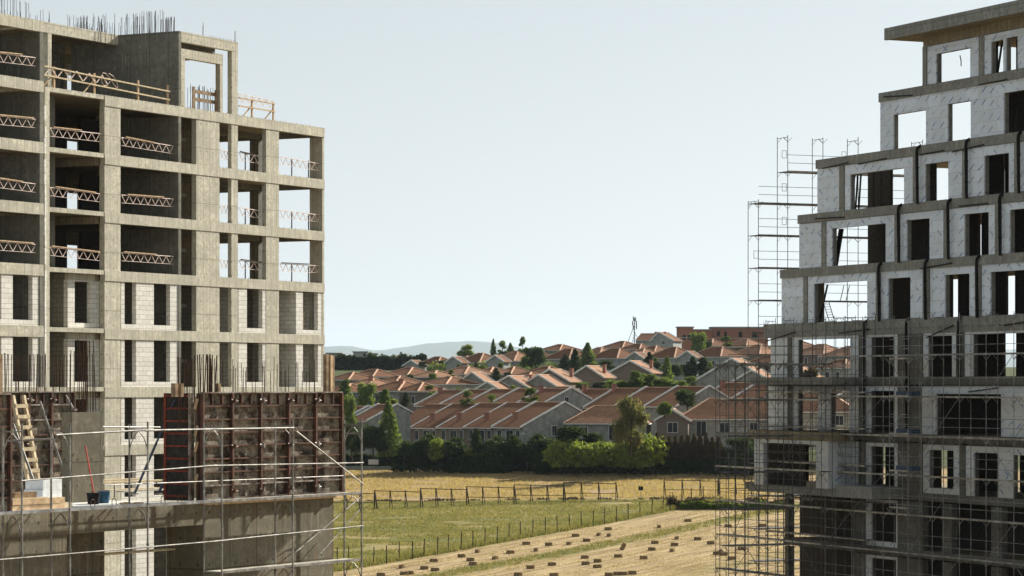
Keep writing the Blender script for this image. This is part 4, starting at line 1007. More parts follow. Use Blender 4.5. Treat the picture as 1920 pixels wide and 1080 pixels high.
P_ = hit(1201.5, 938); r = empty('field_sign', P_, 0, 'small black sign board on a thin post beyond the field fence', 'sign'); Hs = 26 / F * P_[1]
MB().tube((0, 0, 0), (0, 0, Hs), .04).build('post', 'mast', r); MB().box(-.33, .33, -.05, .03, Hs - .55, Hs).build('board', 'sign', r); MB().box(-.03, .03, -.06, -.051, Hs - .5, Hs - .05).build('seam', 'mast', r)
# hay bales
bales = [(714, 1079, 0), (753.5, 1063.7, 1), (758, 1077, 0), (768, 1076, 0), (796, 1066.8, 0), (813.5, 1052.5, 0), (815.6, 1070, 0), (865.5, 1043.4, 0), (882, 1050.5, 0), (886.5, 1058.7, 0), (895, 1035.6, 1), (928.7, 1047.5, 1), (957, 1037, 0), (986.8, 1020, 0), (995, 1064.8, 0), (971.5, 1078.5, 0), (1029, 1022, 0), (1005, 1032, 1), (1067, 1020, 1), (1079, 1005, 0), (1100, 1014, 0), (1122.6, 1003, 1), (1142, 1005, 1), (1140.5, 992.4, 0), (1235.7, 988.4, 1), (1290, 977, 0), (1269, 1010, 1), (1308.4, 1011.8, 0), (1332.5, 1019, 0), (1228, 1018.5, 0), (1265, 1022, 0), (1260, 1033, 1), (1222.5, 1030.7, 0), (1170.5, 1030, 2), (1159, 1044.4, 0), (1206.8, 1047, 0), (1096.7, 1046.4, 0), (1120.6, 1053, 0), (1098, 1057.6, 0), (1120, 1063.8, 0), (1035, 1059.7, 0), (1038.5, 1079.5, 0), (1142, 1079, 0), (1158, 1077.5, 0), (1169, 1077, 0), (1186, 1075.6, 0), (1344, 1039, 0), (1352, 1036, 1), (1358, 1040, 0), (1365, 987.5, 0), (1431, 986, 0), (1333, 1017.5, 0), (1391, 1030, 0), (1372, 1048, 0)]
bales = [b for i, b in enumerate(bales) if b[:2] not in [(1333, 1017.5)]]
def balemesh(seed, W=.9, Dp_=.42, H_=.36):
    rnd = random.Random(seed); m = MB(); nx_, ny_, nz_ = 8, 4, 4; vs = {}
    def vid(i, j, k):
        if (i, j, k) not in vs:
            x, y, z = (i / nx_ - .5) * W, (j / ny_ - .5) * Dp_, k / nz_ * H_
            e = 1 - .06 * ((i in (0, nx_)) + (j in (0, ny_)) + (k == nz_)) / 2
            sg = .015 * sin(i * 2.1); vs[(i, j, k)] = len(m.v); m.v.append((x * e + rnd.gauss(0, .014), y * e + rnd.gauss(0, .014) + sg * (j - ny_ / 2), z + (rnd.gauss(0, .014) if k else -.03)))
        return vs[(i, j, k)]
    for i in range(nx_):
        for j in range(ny_):
            for k in (0, nz_): m.f.append((vid(i, j, k), vid(i + 1, j, k), vid(i + 1, j + 1, k), vid(i, j + 1, k)))
        for k in range(nz_):
            for j in (0, ny_): m.f.append((vid(i, j, k), vid(i + 1, j, k), vid(i + 1, j, k + 1), vid(i, j, k + 1)))
    for j in range(ny_):
        for k in range(nz_):
            for i in (0, nx_): m.f.append((vid(i, j, k), vid(i, j + 1, k), vid(i, j + 1, k + 1), vid(i, j, k + 1)))
    return m
bm_ = []
for sdd in range(4):
    ms = balemesh(sdd); o = ms.build('hay_bale', 'bale'); bm_.append(o)
srt = sorted(bales, key=lambda b: b[1])
nrow = 6; per = (len(srt) + nrow - 1) // nrow; rownames = ['farthest', 'second farthest', 'third farthest', 'third nearest', 'second nearest', 'nearest']
used = set()
for rI in range(nrow):
    rowb = sorted(srt[rI * per:(rI + 1) * per])
    for j, (px, py, kd) in enumerate(rowb):
        P_ = hit(px, py + 1.5); v = (rI * 3 + j) % 4
        if v in used: o = bm_[v].copy(); COL.objects.link(o)
        else: o = bm_[v]; used.add(v)
        o.location = P_; o.rotation_euler = (0, 0, random.uniform(-.15, .35) + (1.15 if kd == 1 else 0))
        if kd == 2: o.rotation_euler = (0, -1.1, .3); o.location.z += .3; 
        lab = 'tipped dark hay bale standing on its end in the mown field' if kd == 2 else ORD[j] + ' dark hay bale from the left in the ' + rownames[rI] + ' row on the mown field'
        tag(o, lab, 'hay bale', 'hay bales on the mown field')
# ================================================================ HOUSES
def roofmesh(planes, th=.14):
    m = MB(); uvs = []
    for pts in planes:
        P_ = [Vector(p) for p in pts]; nrm = (P_[1] - P_[0]).cross(P_[2] - P_[0]).normalized()
        if nrm.z < 0: P_ = P_[::-1]; nrm = -nrm
        eh = Vector((-nrm.y, nrm.x, 0)); eh = eh.normalized() if eh.length > 1e-5 else Vector((1, 0, 0)); sl = nrm.cross(eh)
        n = len(m.v); k = len(P_); m.v += [tuple(p) for p in P_] + [tuple(p - Vector((0, 0, th))) for p in P_]
        m.f.append(tuple(range(n, n + k))); m.f.append(tuple(range(n + 2 * k - 1, n + k - 1, -1)))
        uvs += [(p.dot(eh), p.dot(sl)) for p in P_] + [(0, 0)] * k
        for i in range(k):
            j = (i + 1) % k; m.f.append((n + i, n + k + i, n + k + j, n + j)); uvs += [(0, 0)] * 4
    return m, uvs
def roofobj(planes, mat, parent):
    m, uvs = roofmesh(planes); me = bpy.data.meshes.new('roof'); me.from_pydata(m.v, [], m.f); me.materials.append(M[mat])
    uv = me.uv_layers.new(name='UVMap')
    for i, q in enumerate(uvs): uv.data[i].uv = q
    o = bpy.data.objects.new('roof', me); COL.objects.link(o); o.parent = parent; return o
def window(root, face, a, z, w=.9, hh=1.2, W=0):
    """face f: on the front (y = 0) at x = a; face s: on the side (x = 0) at y = a"""
    fo = .05; m = MB(); g = MB()
    if face == 'f':
        m.box(a - w / 2 - .1, a + w / 2 + .1, -fo, .02, z - .1, z + hh + .1); g.box(a - w / 2, a - .03, -fo - .02, -fo, z, z + hh); g.box(a + .03, a + w / 2, -fo - .02, -fo, z, z + hh)
    else:
        m.box(-.02, fo, a - w / 2 - .1, a + w / 2 + .1, z - .1, z + hh + .1); g.box(fo, fo + .02, a - w / 2, a - .03, z, z + hh); g.box(fo, fo + .02, a + .03, a + w / 2, z, z + hh)
    o = m.build('window', 'frame', root); g.build('pane', 'glass', o)
BETA = atan2(-.81, .59); GAM = R(-17)
def vbar(lst, a, b, w, h): lst.append(MB().bar(a, b, w, h))
def house(px, py, Z, kind, W, Dp, rise, label, phi=BETA, wall='grey', tile='tile', yr=None, chim=None, wins=(), group='houses of the estate', verges=True, hgt=6.0, base=None, doors=(), name='house'):
    x, y = (px - 960) / F * Z, Z; ze = EYE + (HY - py) / F * Z
    r = empty(name, (x, y, ze - hgt), phi, label, 'house', group)
    e = hgt; ov = .45; vg = []; rd = MB()
    if kind == 'row':
        yr = yr or Dp / 2; zb_ = e + rise * (1 - (Dp - yr) / yr); s_ = rise / yr
        m = MB(); m.prism([(0, 0, 0), (0, Dp, 0), (0, Dp, zb_), (0, yr, e + rise), (0, 0, e)], (-W, 0, 0)); m.build('wall', wall, r)
        E_ = e + .06; roof = roofobj([[(-W, -ov, E_ - ov * s_), (.02, -ov, E_ - ov * s_), (.02, yr, E_ + rise), (-W, yr, E_ + rise)], [(-W, yr, E_ + rise), (.02, yr, E_ + rise), (.02, Dp + ov, E_ + rise - (Dp + ov - yr) * s_), (-W, Dp + ov, E_ + rise - (Dp + ov - yr) * s_)]], tile, r)
        if verges:
            for xx in ((0.02,) if verges == 1 else (0.02, -W)):
                vbar(vg, (xx, -ov - .05, E_ - (ov + .05) * s_ + .12), (xx, yr, E_ + rise + .14), .24, .26); vbar(vg, (xx, yr, E_ + rise + .14), (xx, Dp + ov, E_ + rise - (Dp + ov - yr) * s_ + .12), .24, .26)
        vbar(vg, (-W, -ov - .06, E_ - ov * s_ - .08), (0, -ov - .06, E_ - ov * s_ - .08), .12, .14)
        rd.bar((-W, yr, E_ + rise + .04), (0, yr, E_ + rise + .04), .3, .12)
        cz = lambda yy: E_ + (rise * yy / yr if yy < yr else rise - (yy - yr) * s_)
    elif kind == 'gable':
        xr = -(yr or W / 2); sL = rise / (W + xr); sR = rise / (-xr)
        m = MB(); m.prism([(-W, 0, 0), (0, 0, 0), (0, 0, e), (xr, 0, e + rise), (-W, 0, e)], (0, Dp, 0)); m.build('wall', wall, r)
        E_ = e + .06; roof = roofobj([[(-W - ov, -.4, E_ - ov * sL), (-W - ov, Dp, E_ - ov * sL), (xr, Dp, E_ + rise), (xr, -.4, E_ + rise)], [(xr, -.4, E_ + rise), (xr, Dp, E_ + rise), (ov, Dp, E_ - ov * sR), (ov, -.4, E_ - ov * sR)]], tile, r)
        for yy in (-.42, Dp):
            vbar(vg, (-W - ov, yy, E_ - ov * sL), (xr, yy, E_ + rise + .02), .14, .34); vbar(vg, (xr, yy, E_ + rise + .02), (ov, yy, E_ - ov * sR), .14, .34)
        rd.bar((xr, -.4, E_ + rise + .05), (xr, Dp, E_ + rise + .05), .3, .12)
        cz = lambda yy: E_ + rise * .55
    else:
        m = MB(); m.box(-W, 0, 0, Dp, 0, e); m.build('wall', wall, r)
        E_ = e + .04; q = min(W, Dp) / 2
        A_ = [(-W - ov, -ov, E_), (ov, -ov, E_), (ov, Dp + ov, E_), (-W - ov, Dp + ov, E_)]
        if W >= Dp: R1, R2 = (-W + q, Dp / 2, E_ + rise), (-q, Dp / 2, E_ + rise)
        else: R1, R2 = (-W / 2, Dp - q, E_ + rise), (-W / 2, q, E_ + rise)
        if W >= Dp: pl = [[A_[0], A_[1], R2, R1], [A_[1], A_[2], R2], [A_[2], A_[3], R1, R2], [A_[3], A_[0], R1]]; hp = [(A_[0], R1), (A_[3], R1), (A_[1], R2), (A_[2], R2), (R1, R2)]
        else: pl = [[A_[0], A_[1], R2], [A_[1], A_[2], R1, R2], [A_[2], A_[3], R1], [A_[3], A_[0], R2, R1]]; hp = [(A_[0], R2), (A_[1], R2), (A_[2], R1), (A_[3], R1), (R1, R2)]
        if W == Dp: hp = hp[:4]; pl = [[p for i, p in enumerate(P_) if p not in P_[:i]] for P_ in pl]
        roof = roofobj(pl, tile, r)
        for a_, b_ in hp: rd.bar(tuple(Vector(a_) + Vector((0, 0, .05))), tuple(Vector(b_) + Vector((0, 0, .05))), .34, .14)
        MB().box(-W - ov - .04, ov + .04, -ov - .06, -ov, E_ - .2, E_ - .04).build('gutter', 'verge', roof); MB().box(ov, ov + .06, -ov, Dp + ov, E_ - .2, E_ - .04).build('gutter', 'verge', roof)
        cz = lambda yy: E_ + rise * .6
    for q_ in vg: q_.build('verge', 'verge', roof)
    rd.build('ridge_tiles', 'ridge', roof)
    for (cx, cy) in (chim or ()):
        z = cz(cy); c = MB().box(cx - .32, cx + .32, cy - .3, cy + .3, z - .5, z + 1.15).build('chimney', 'chim', roof)
    if chim:
        mc = MB()
        for (cx, cy) in chim: mc.box(cx - .4, cx + .4, cy - .38, cy + .38, cz(cy) + 1.151, cz(cy) + 1.25)
        mc.build('chimney_cap', 'chim', roof)
    for (f_, a, z, w, hh) in wins: window(r, f_, a, e + z, w, hh)
    return r
# nearest terrace (five units) facing the field, saltbox ends
sR_ = ['rightmost', 'second from the right', 'middle', 'second from the left', 'leftmost']
corner = (980, 800.5); Z0 = 452
Wd = 7.75
for i in range(5):
    # step along the row: direction -q
    cx = (corner[0] - 960) / F * Z0 - .59 * Wd * i; cy = Z0 + .81 * Wd * i
    px = cx / cy * F + 960
    house(px, 800.5 + [0, .3, .6, 1, 1.5][i], cy, 'row', Wd, 12.2, 3.75, sR_[i] + ' house of the nearest red-roofed terrace behind the dark hedge', yr=8.3, chim=[(-Wd + 2.7, 2.2)], wall='grey' if i == 0 else 'brickd',
          wins=[('f', -1.2, -2.1, .9, 1.5), ('f', -3.4, -2.9, 1.7, 2.3), ('f', -6.2, -2.1, .9, 1.5)] + ([('s', 6.2, -1.4, .9, 1.5)] if i == 0 else []), verges=1 if i else 2, group='nearest terrace of houses', name='terraced_house')
corner = (1018, 757.5); Z0 = 486; Wd = 7.6
for i in range(5):
    cx = (corner[0] - 960) / F * Z0 - .59 * Wd * i; cy = Z0 + .81 * Wd * i; px = cx / cy * F + 960
    house(px, 758 + i * .5, cy, 'row', Wd, 10, 2.6, sR_[i] + ' house of the second terrace, whose roofs show above the nearest terrace', yr=6, chim=[(-Wd + 1.2, 4.4)] if i in (0, 4) else None, verges=2, group='second terrace of houses', wins=[('s', 5, .2, .8, 1.0)] if i == 0 else (), name='terraced_house')
corner = (1272, 761); Z0 = 470; Wd = 8.3
for i in range(4):
    cx = (corner[0] - 960) / F * Z0 - .59 * Wd * i; cy = Z0 + .81 * Wd * i; px = cx / cy * F + 960
    house(px, 761 + i * 1.2, cy, 'row', Wd, 10.5, 3.1, ('rightmost', 'third from the left', 'second from the left', 'leftmost')[i] + ' house of the right terrace, roofs behind the willow-like tree', yr=6.6, chim=[(-Wd + .8, 5.6)] if i > 1 else None, verges=2, group='right terrace of houses', name='terraced_house')
corner = (1558, 752); Z0 = 455
for i in range(4):
    cx = (corner[0] - 960) / F * Z0 - .59 * Wd * i; cy = Z0 + .81 * Wd * i; px = cx / cy * F + 960
    house(px, 752 + i * .6, cy, 'row', Wd, 10.5, 3.1, ('rightmost', 'third from the left', 'second from the left', 'leftmost')[i] + ' house of the terrace half hidden behind the right block scaffold', yr=6.6, verges=2, group='terrace behind the right scaffold', chim=[(-Wd + .9, 5)] if i == 3 else None, name='terraced_house')
# villas in front
house(1212, 794, 453, 'hip', 12.6, 8, 2.7, 'low hipped villa left of the willow-like tree', phi=R(-8), wall='grey', tile='tile2', wins=[('f', -9.9, -2.0, 1.1, 1.4), ('f', -5.2, -2.6, 1.4, 2.3), ('f', -2.4, -1.9, 1, 1.4)], hgt=7)
house(1492, 786, 455, 'hip', 18.3, 9, 3.2, 'cream villa with hipped roof and tall window, right of the thin brown tree', phi=R(-6), wall='cream', tile='tile2', wins=[('f', -14.9, -2.7, 1.5, 2.3), ('f', -11.2, -2.1, 1.6, 1.5), ('f', -6.6, -2.1, 1.2, 1.5), ('f', -3, -2.1, 1.2, 1.5)], hgt=7)
house(1290, 786.5, 451, 'gable', 4.9, 8, 1.5, 'small brick gabled wing of the cream villa', phi=R(-6), wall='brickd', tile='tile2', wins=[('f', -2.4, -2.0, 1.5, 1.5)], hgt=7)
house(1605, 772, 452, 'hip', 12, 8, 2.9, 'pale villa seen through the lower left openings of the right block', phi=R(-6), wall='cream', tile='tile2', wins=[('f', -10.4, -2.0, 1.2, 1.5), ('f', -5, -2.1, 1.2, 1.5), ('f', -2.6, -2.1, 1.2, 1.5)], hgt=6)
house(692, 788, 462, 'row', 5.5, 8.0, 2.4, 'single red-roofed house with white-edged gable beside the left scaffold', yr=5.4, wall='grey', verges=2)
house(640, 790, 478, 'row', 5.5, 8.0, 2.4, 'red roof partly hidden behind the right post of the left scaffold', yr=5.4, wall='grey', verges=2)
# gabled houses facing left, lit slopes to the right
G = dict(phi=GAM, wall='brickd', tile='tile2')
house(1066, 714, 560, 'gable', 7.6, 8, 2.2, 'brown brick gabled house, leftmost of the three above the second terrace', chim=[(-1.1, 6)], wins=[('f', -1.6, -2.4, .8, 1.2)], **G)
house(1130, 706, 575, 'gable', 6.6, 9, 2.1, 'brown brick gabled house, middle of the three above the second terrace', chim=[(-1, 5)], wins=[('s', 1.5, -2.3, .9, 1.3)], **G)
house(1221, 698, 590, 'gable', 8.8, 8, 2.3, 'brown brick gabled house, rightmost and highest of the three above the second terrace', chim=[(-1, 4)], wins=[('f', -3.4, -2.6, .9, 1.3)], **G)
G['wall'] = 'grey'
house(945, 735, 540, 'gable', 6.4, 9, 1.8, 'grey gabled house with lit roof, first of the white-edged pair left of the brick gables', **G)
house(992, 727, 548, 'gable', 8.0, 9, 2.2, 'grey gabled house with lit roof, second of the white-edged pair left of the brick gables', chim=[(-1.5, 6)], **G)
house(1040, 722, 552, 'gable', 6.4, 8, 1.9, 'small grey gable tucked against the leftmost brown brick house', **G)
house(907, 714, 590, 'gable', 5.0, 6, 1.7, 'narrow grey gable with white edges standing alone among the left hipped roofs', wins=[('f', -2.2, -2.4, .8, 1.2)], **G)
for i, (px, py, Z_, W_, rs) in enumerate([(1450, 716, 545, 15.5, 4.4), (1484, 734, 520, 14, 3.8), (1545, 716, 560, 13, 3.6)]):
    house(px, py, Z_, 'gable', W_, 9, rs, 'broad grey gable wall with salmon roof, ' + ORD[i] + ' from the left behind the right scaffold', yr=W_ * .52, chim=None, group='broad grey gables behind the right scaffold', **G)
# hipped roofs, left slope of the hill
hips = [  # px corner (nearest), eave y, Z, W, D, rise, wall, wins, label
 (690, 726, 575, 7.5, 8, 1.9, 'brickd', 0, 'hipped roof just right of the timber posts, lowest of the left group'),
 (655, 712, 620, 6.5, 7, 1.8, 'brickd', 0, 'hipped roof touching the timber posts in the middle of the left group'),
 (700, 706.5, 650, 8, 7, 1.9, 'brickd', 0, 'topmost hipped roof at the left below the dark tree belt'),
 (648, 735, 560, 6, 7, 1.8, 'grey', 0, 'hipped roof behind the poplar nearest the timber posts'),
 (742, 719, 610, 7, 7.5, 1.8, 'brickd', 0, 'hipped roof in the centre of the left group'),
 (748, 733, 560, 9, 8.5, 2.1, 'grey', 1, 'hipped house with pale wall behind the two small poplars'),
 (785, 734, 555, 6, 7, 1.9, 'brickd', 1, 'hipped house in brown brick left of the pale two-window house'),
 (838, 720.5, 585, 7.5, 8, 1.7, 'cream', 2, 'pale hipped house with two dark windows in the centre left'),
 (765, 704, 655, 8.5, 8.5, 2.1, 'brickd', 0, 'broad hipped roof next to the dark tree belt'),
 (812, 707, 640, 6.5, 7, 1.6, 'brickd', 0, 'small hipped roof behind the pale two-window house'),
 (872, 702, 655, 8.5, 8, 2.1, 'brickd', 0, 'hipped roof left of centre in the third line of roofs'),
 (918, 702, 660, 6.5, 8, 1.9, 'brickd', 0, 'hipped roof behind the narrow grey gable'),
 (958, 702, 662, 6.5, 8, 2.0, 'brickd', 1, 'hipped roof right of the narrow grey gable'),
 (1025, 701, 640, 7, 7, 1.9, 'brickd', 0, 'hipped roof behind the leftmost brown brick gable'),
 (990, 712, 610, 7, 7, 1.8, 'grey', 0, 'hipped roof above the white-edged pair of gables'),
 (820, 685.5, 740, 8, 7.5, 2.6, 'pale', 2, 'pale hipped house, leftmost of the upper line of roofs'),
 (900, 680, 740, 8.5, 8.5, 2.8, 'pale', 2, 'pale hipped house, second of the upper line of roofs'),
 (872, 681, 765, 5, 6, 2.2, 'grey', 0, 'small hipped roof between the first two upper pale houses'),
 (965, 677, 745, 8.5, 8, 2.7, 'pale', 2, 'pale hipped house, third of the upper line, left of the dark round trees'),
 (1005, 672, 775, 7, 7, 2.5, 'pale', 0, 'hipped roof behind the dark round trees of the upper line'),
 (1068, 673, 735, 8.5, 8, 3.0, 'pale', 1, 'hipped house between the round tree and the conifers of the upper line'),
 (1050, 657, 830, 8, 8, 2.0, 'grey', 0, 'hipped roof on the skyline left of centre'),
 (1158, 672, 720, 9, 8, 2.9, 'pale', 2, 'pale hipped house right of the upper conifers'),
 (1125, 666, 770, 7, 7, 2.4, 'grey', 0, 'hipped roof behind the upper conifers'),
 (1168, 652, 830, 8, 8, 2.2, 'grey', 0, 'hipped roof on the skyline in front of the antenna mast'),
 (1200, 655, 810, 7, 6, 1.8, 'grey', 0, 'hipped roof right below the antenna mast'),
 (1205, 667, 765, 6, 7, 2.3, 'grey', 0, 'hipped roof two rows below the white gabled house'),
 (1228, 660, 800, 7, 7, 2.0, 'grey', 0, 'hipped roof just under the white gabled house'),
 (1265, 671, 715, 8.5, 8.5, 3.1, 'pale', 1, 'pale hipped house in the centre right of the upper line'),
 (1352, 669, 700, 9.5, 8, 2.8, 'pale', 2, 'pale blue-grey hipped house with a window, rightmost clear of the scaffold'),
 (1335, 648, 800, 6, 6, 2.2, 'brickd', 0, 'hipped roof in front of the red brick shell'),
 (1400, 650, 780, 8, 8, 2.5, 'brickd', 0, 'hipped roof right of the small tree, before the red brick shell'),
 (1425, 664, 720, 8, 8, 2.7, 'brickd', 0, 'hipped roof behind the upper left of the right scaffold'),
 (1455, 680, 690, 8, 8, 2.4, 'brickd', 0, 'hipped roof seen beside the edge of the right block'),
 (1545, 664, 700, 9, 9, 2.8, 'brickd', 1, 'hipped roof, left one seen through the wide sixth storey opening'),
 (1600, 668, 690, 9, 9, 2.8, 'pale', 1, 'hipped roof, right one seen through the wide sixth storey opening'),
 (1500, 655, 760, 9, 9, 2.6, 'brickd', 0, 'hipped roof, highest behind the wide sixth storey opening'),
 (1585, 690, 640, 8, 8, 2.2, 'cream', 2, 'cream house low in the wide sixth storey opening'),
]
for (px, py, Z_, W_, D_, rs, wl, nw, lab) in hips:
    wins = [('f', -W_ * .3, -2.3, .9, 1.4), ('f', -W_ * .72, -2.3, .9, 1.4), ('s', D_ * .3, -2.3, .9, 1.4), ('s', D_ * .7, -2.3, .9, 1.4)][:nw * 2]
    house(px, py, Z_, 'hip', W_ * 1.3, D_, rs * .88, lab, wall=wl, wins=wins, group='hipped houses on the hillside', chim=[(-W_ * .35, D_ * .3)] if random.random() < .25 else None, tile='tile' if random.random() < .75 else 'tile2')
for i, (px, py, Z_, W_, rs) in enumerate([(786, 685, 715, 4.2, 1.2), (865, 679, 715, 4.2, 1.3), (944, 677, 720, 4.4, 1.4), (1206, 671, 695, 4.2, 1.3), (1306, 670, 680, 4.6, 1.4)]):
    house(px, py, Z_, 'gable', W_, 4, rs, ORD[i] + ' small white-edged porch gable from the left along the upper line of roofs', phi=R(-25), wall='pale', tile='tile', wins=[('f', -W_ / 2, -2.2, .8, 1.3)] if i > 2 else (), group='porch gables of the upper line')
# skyline buildings
house(1262, 638, 860, 'gable', 7.0, 9, 2.4, 'white gabled house with two dark chimneys on the skyline', phi=R(-20) , wall='pale', tile='tile', yr=4.4, wins=[('f', -3, -1.2, .8, 1)], chim=[(-6, 2), (-4, 5)])
house(1225, 637, 862, 'row', 5.5, 8, 1.9, 'dark red roof slope joined to the left of the white gabled skyline house', phi=R(-20), wall='pale', yr=5)
def shell(px0, px1, ytop, ybot, Z, label, wall, cap=.3, holes=(), depth=10, name='brick_shell', roofm='grey'):
    x0, x1 = (px0 - 960) / F * Z, (px1 - 960) / F * Z; z1 = EYE + (HY - ytop) / F * Z; z0 = ter(x0, Z) - 1
    r = empty(name, (x0, Z, z0), 0, label, 'building'); H = z1 - z0; W = x1 - x0; m = MB(); x = 0; s_ = Z / F
    hs = sorted(((a - px0) * s_, (b_ - px0) * s_, EYE + (HY - t) * s_ - z0, EYE + (HY - bt) * s_ - z0) for (a, b_, t, bt) in holes)
    for (a, b_, t, bt) in hs:
        if a > x: m.box(x, a, 0, .4, 0, H)
        m.box(a, b_, 0, .4, t, H); m.box(a, b_, 0, .4, 0, bt); x = b_
    if x < W: m.box(x, W, 0, .4, 0, H)
    m.box(0, .4, .401, depth, 0, H); m.box(W - .4, W, .401, depth, 0, H); m.box(.4, W - .4, depth - .4, depth, 0, H)
    m.build('wall', wall, r); MB().box(.4, W - .4, 1.4, 1.6, 0, H - .01).build('inner_wall', 'dark', r); MB().box(-.3, W + .3, -.3, depth + .3, H + .001, H + cap).build('roof_slab', roofm, r)  # near-black inner wall added so the openings look unlit
    for zz in (H - 3.1,): MB().box(-.05, W + .05, -.05, -.003, zz - .15, zz + .15).build('floor_band', 'grey', r)
    return r
shell(1272, 1300, 614, 665, 880, 'small taller red brick stub, leftmost part of the brick buildings on the skyline', 'rbrick', holes=[(1280, 1286, 628, 637), (1289, 1295, 628, 637)])
shell(1300.5, 1334, 619, 665, 890, 'low red brick shell in the middle of the brick buildings on the skyline', 'rbrick', holes=[(1305, 1325, 627, 637)])
shell(1334.5, 1440, 615.5, 665, 900, 'long red brick shell with grey roof slab, reaching behind the tall scaffold', 'rbrick', .5, holes=[(1344, 1350, 621, 630), (1358, 1363, 622, 634), (1385, 1392, 622, 632), (1410, 1420, 622, 634)])
shell(612, 640, 663, 700, 900, 'grey concrete building on the far left skyline, left part', 'grey', .3, holes=[(632, 637, 668, 685)], name='concrete_building')
shell(640.4, 662, 668, 700, 905, 'grey concrete building on the far left skyline, recessed middle part with balcony', 'grey', .3, holes=[(645, 658, 671, 680)], name='concrete_building')
shell(662.4, 689, 660.5, 700, 900, 'grey concrete building on the far left skyline, tallest right part', 'pale', .3, holes=[(665, 668, 667, 678), (681, 686, 663, 668)], name='concrete_building')
shell(689.4, 707, 664, 700, 902, 'low grey annex at the right end of the far left skyline building', 'grey', .3, holes=(), name='concrete_building')
house(745, 675, 850, 'hip', 8, 8, 1.6, 'tiny red hipped roof peeping over the dark tree belt', wall='grey', tile='tile2')
# antenna mast
Zm = 870; xm = (1189.5 - 960) / F * Zm; zm0 = ter(xm, Zm) - .5; zt = EYE + (HY - 596) / F * Zm
r = empty('antenna_mast', (xm, Zm, zm0), 0, 'thin grey antenna mast with slanting stays on the skyline', 'antenna mast'); H = zt - zm0
MB().tube((0, 0, 0), (0, 0, H), .16, 6).build('mast_pole', 'mast', r)
for s_ in (-1, 1): MB().tube((s_ * 2.6, 0, H - 9), (s_ * .1, 0, H - 2.4 if s_ < 0 else H - 4.5), .09, 5).build('stay', 'mast', r)
MB().tube((-1.2, 0, H - 9), (-.1, 0, H - 5.5), .07, 5).build('stay', 'mast', r)
m = MB()
for i in range(7): m.bar((-.5, 0, H - 1.5 - i * .9), (.5, 0, H - 1.9 - i * .9), .1, .1)
m.build('cross_arms', 'mast', r)
for (dx, dz) in ((-.55, -1.3), (-.3, .1), (.35, -.1), (.6, -1.2), (.65, -2.4), (-.35, -2.6)):
    MB().box(dx - .15, dx + .15, -.12, .12, H + dz - 1.0, H + dz + .3).build('antenna_panel', 'mast', r)
# garden wall, mesh fence, lamp
Pw0, Pw1 = (640 - 960) / F * 455, (1000 - 960) / F * 455
zg = ter(-10, 455)
o = MB().box(Pw0 - 8, Pw1 + 12, 0, .25, -.5, EYE + (HY - 874) / F * 455 - zg).build('garden_wall', 'grey'); o.location = (0, 455, zg); tag(o, 'low grey concrete wall between the dry grass and the hedge', 'wall')
fr_ = empty('mesh_fence', (Pw0, 456, zg), 0, 'dark wire mesh fence standing along the low grey wall', 'fence'); Hm = EYE + (HY - 856) / F * 456 - zg; W = Pw1 - Pw0 + 12
for i in range(18): MB().box(i * W / 17 - .04, i * W / 17 + .04, 0, .08, 0, Hm).build('post', 'post', fr_)
m = MB()
for z in [1.0 + .12 * i for i in range(int((Hm - 1.0) / .12))]: m.tube((0, .04, z), (W, .04, z), .008, 3)
for i in range(int(W / .35)): m.tube((i * .35, .04, 1.0), (i * .35, .04, Hm), .006, 3)
m.build('wire_mesh', 'post', fr_)
o = MB().box(-.8, .8, 0, .05, 0, .8).build('notice_board', 'panel'); o.location = ((700 - 960) / F * 454.6, 454.6, EYE + (HY - 871) / F * 454.6); tag(o, 'pale rectangular panel fixed to the mesh fence near the left scaffold', 'panel')
Zl = 449; xl = (988 - 960) / F * Zl; r = empty('street_lamp', (xl, Zl, ter(xl, Zl)), 0, 'slim street lamp before the gable end of the nearest terrace', 'street lamp'); H = EYE + (HY - 815) / F * Zl - ter(xl, Zl)
MB().tube((0, 0, 0), (0, 0, H), .07, 8, .05).build('pole', 'mast', r); MB().tube((0, 0, H), (-.5, 0, H + .15), .04).build('arm', 'mast', r); MB().box(-.8, -.35, -.12, .12, H + .1, H + .22).build('lamp_head', 'panel', r)

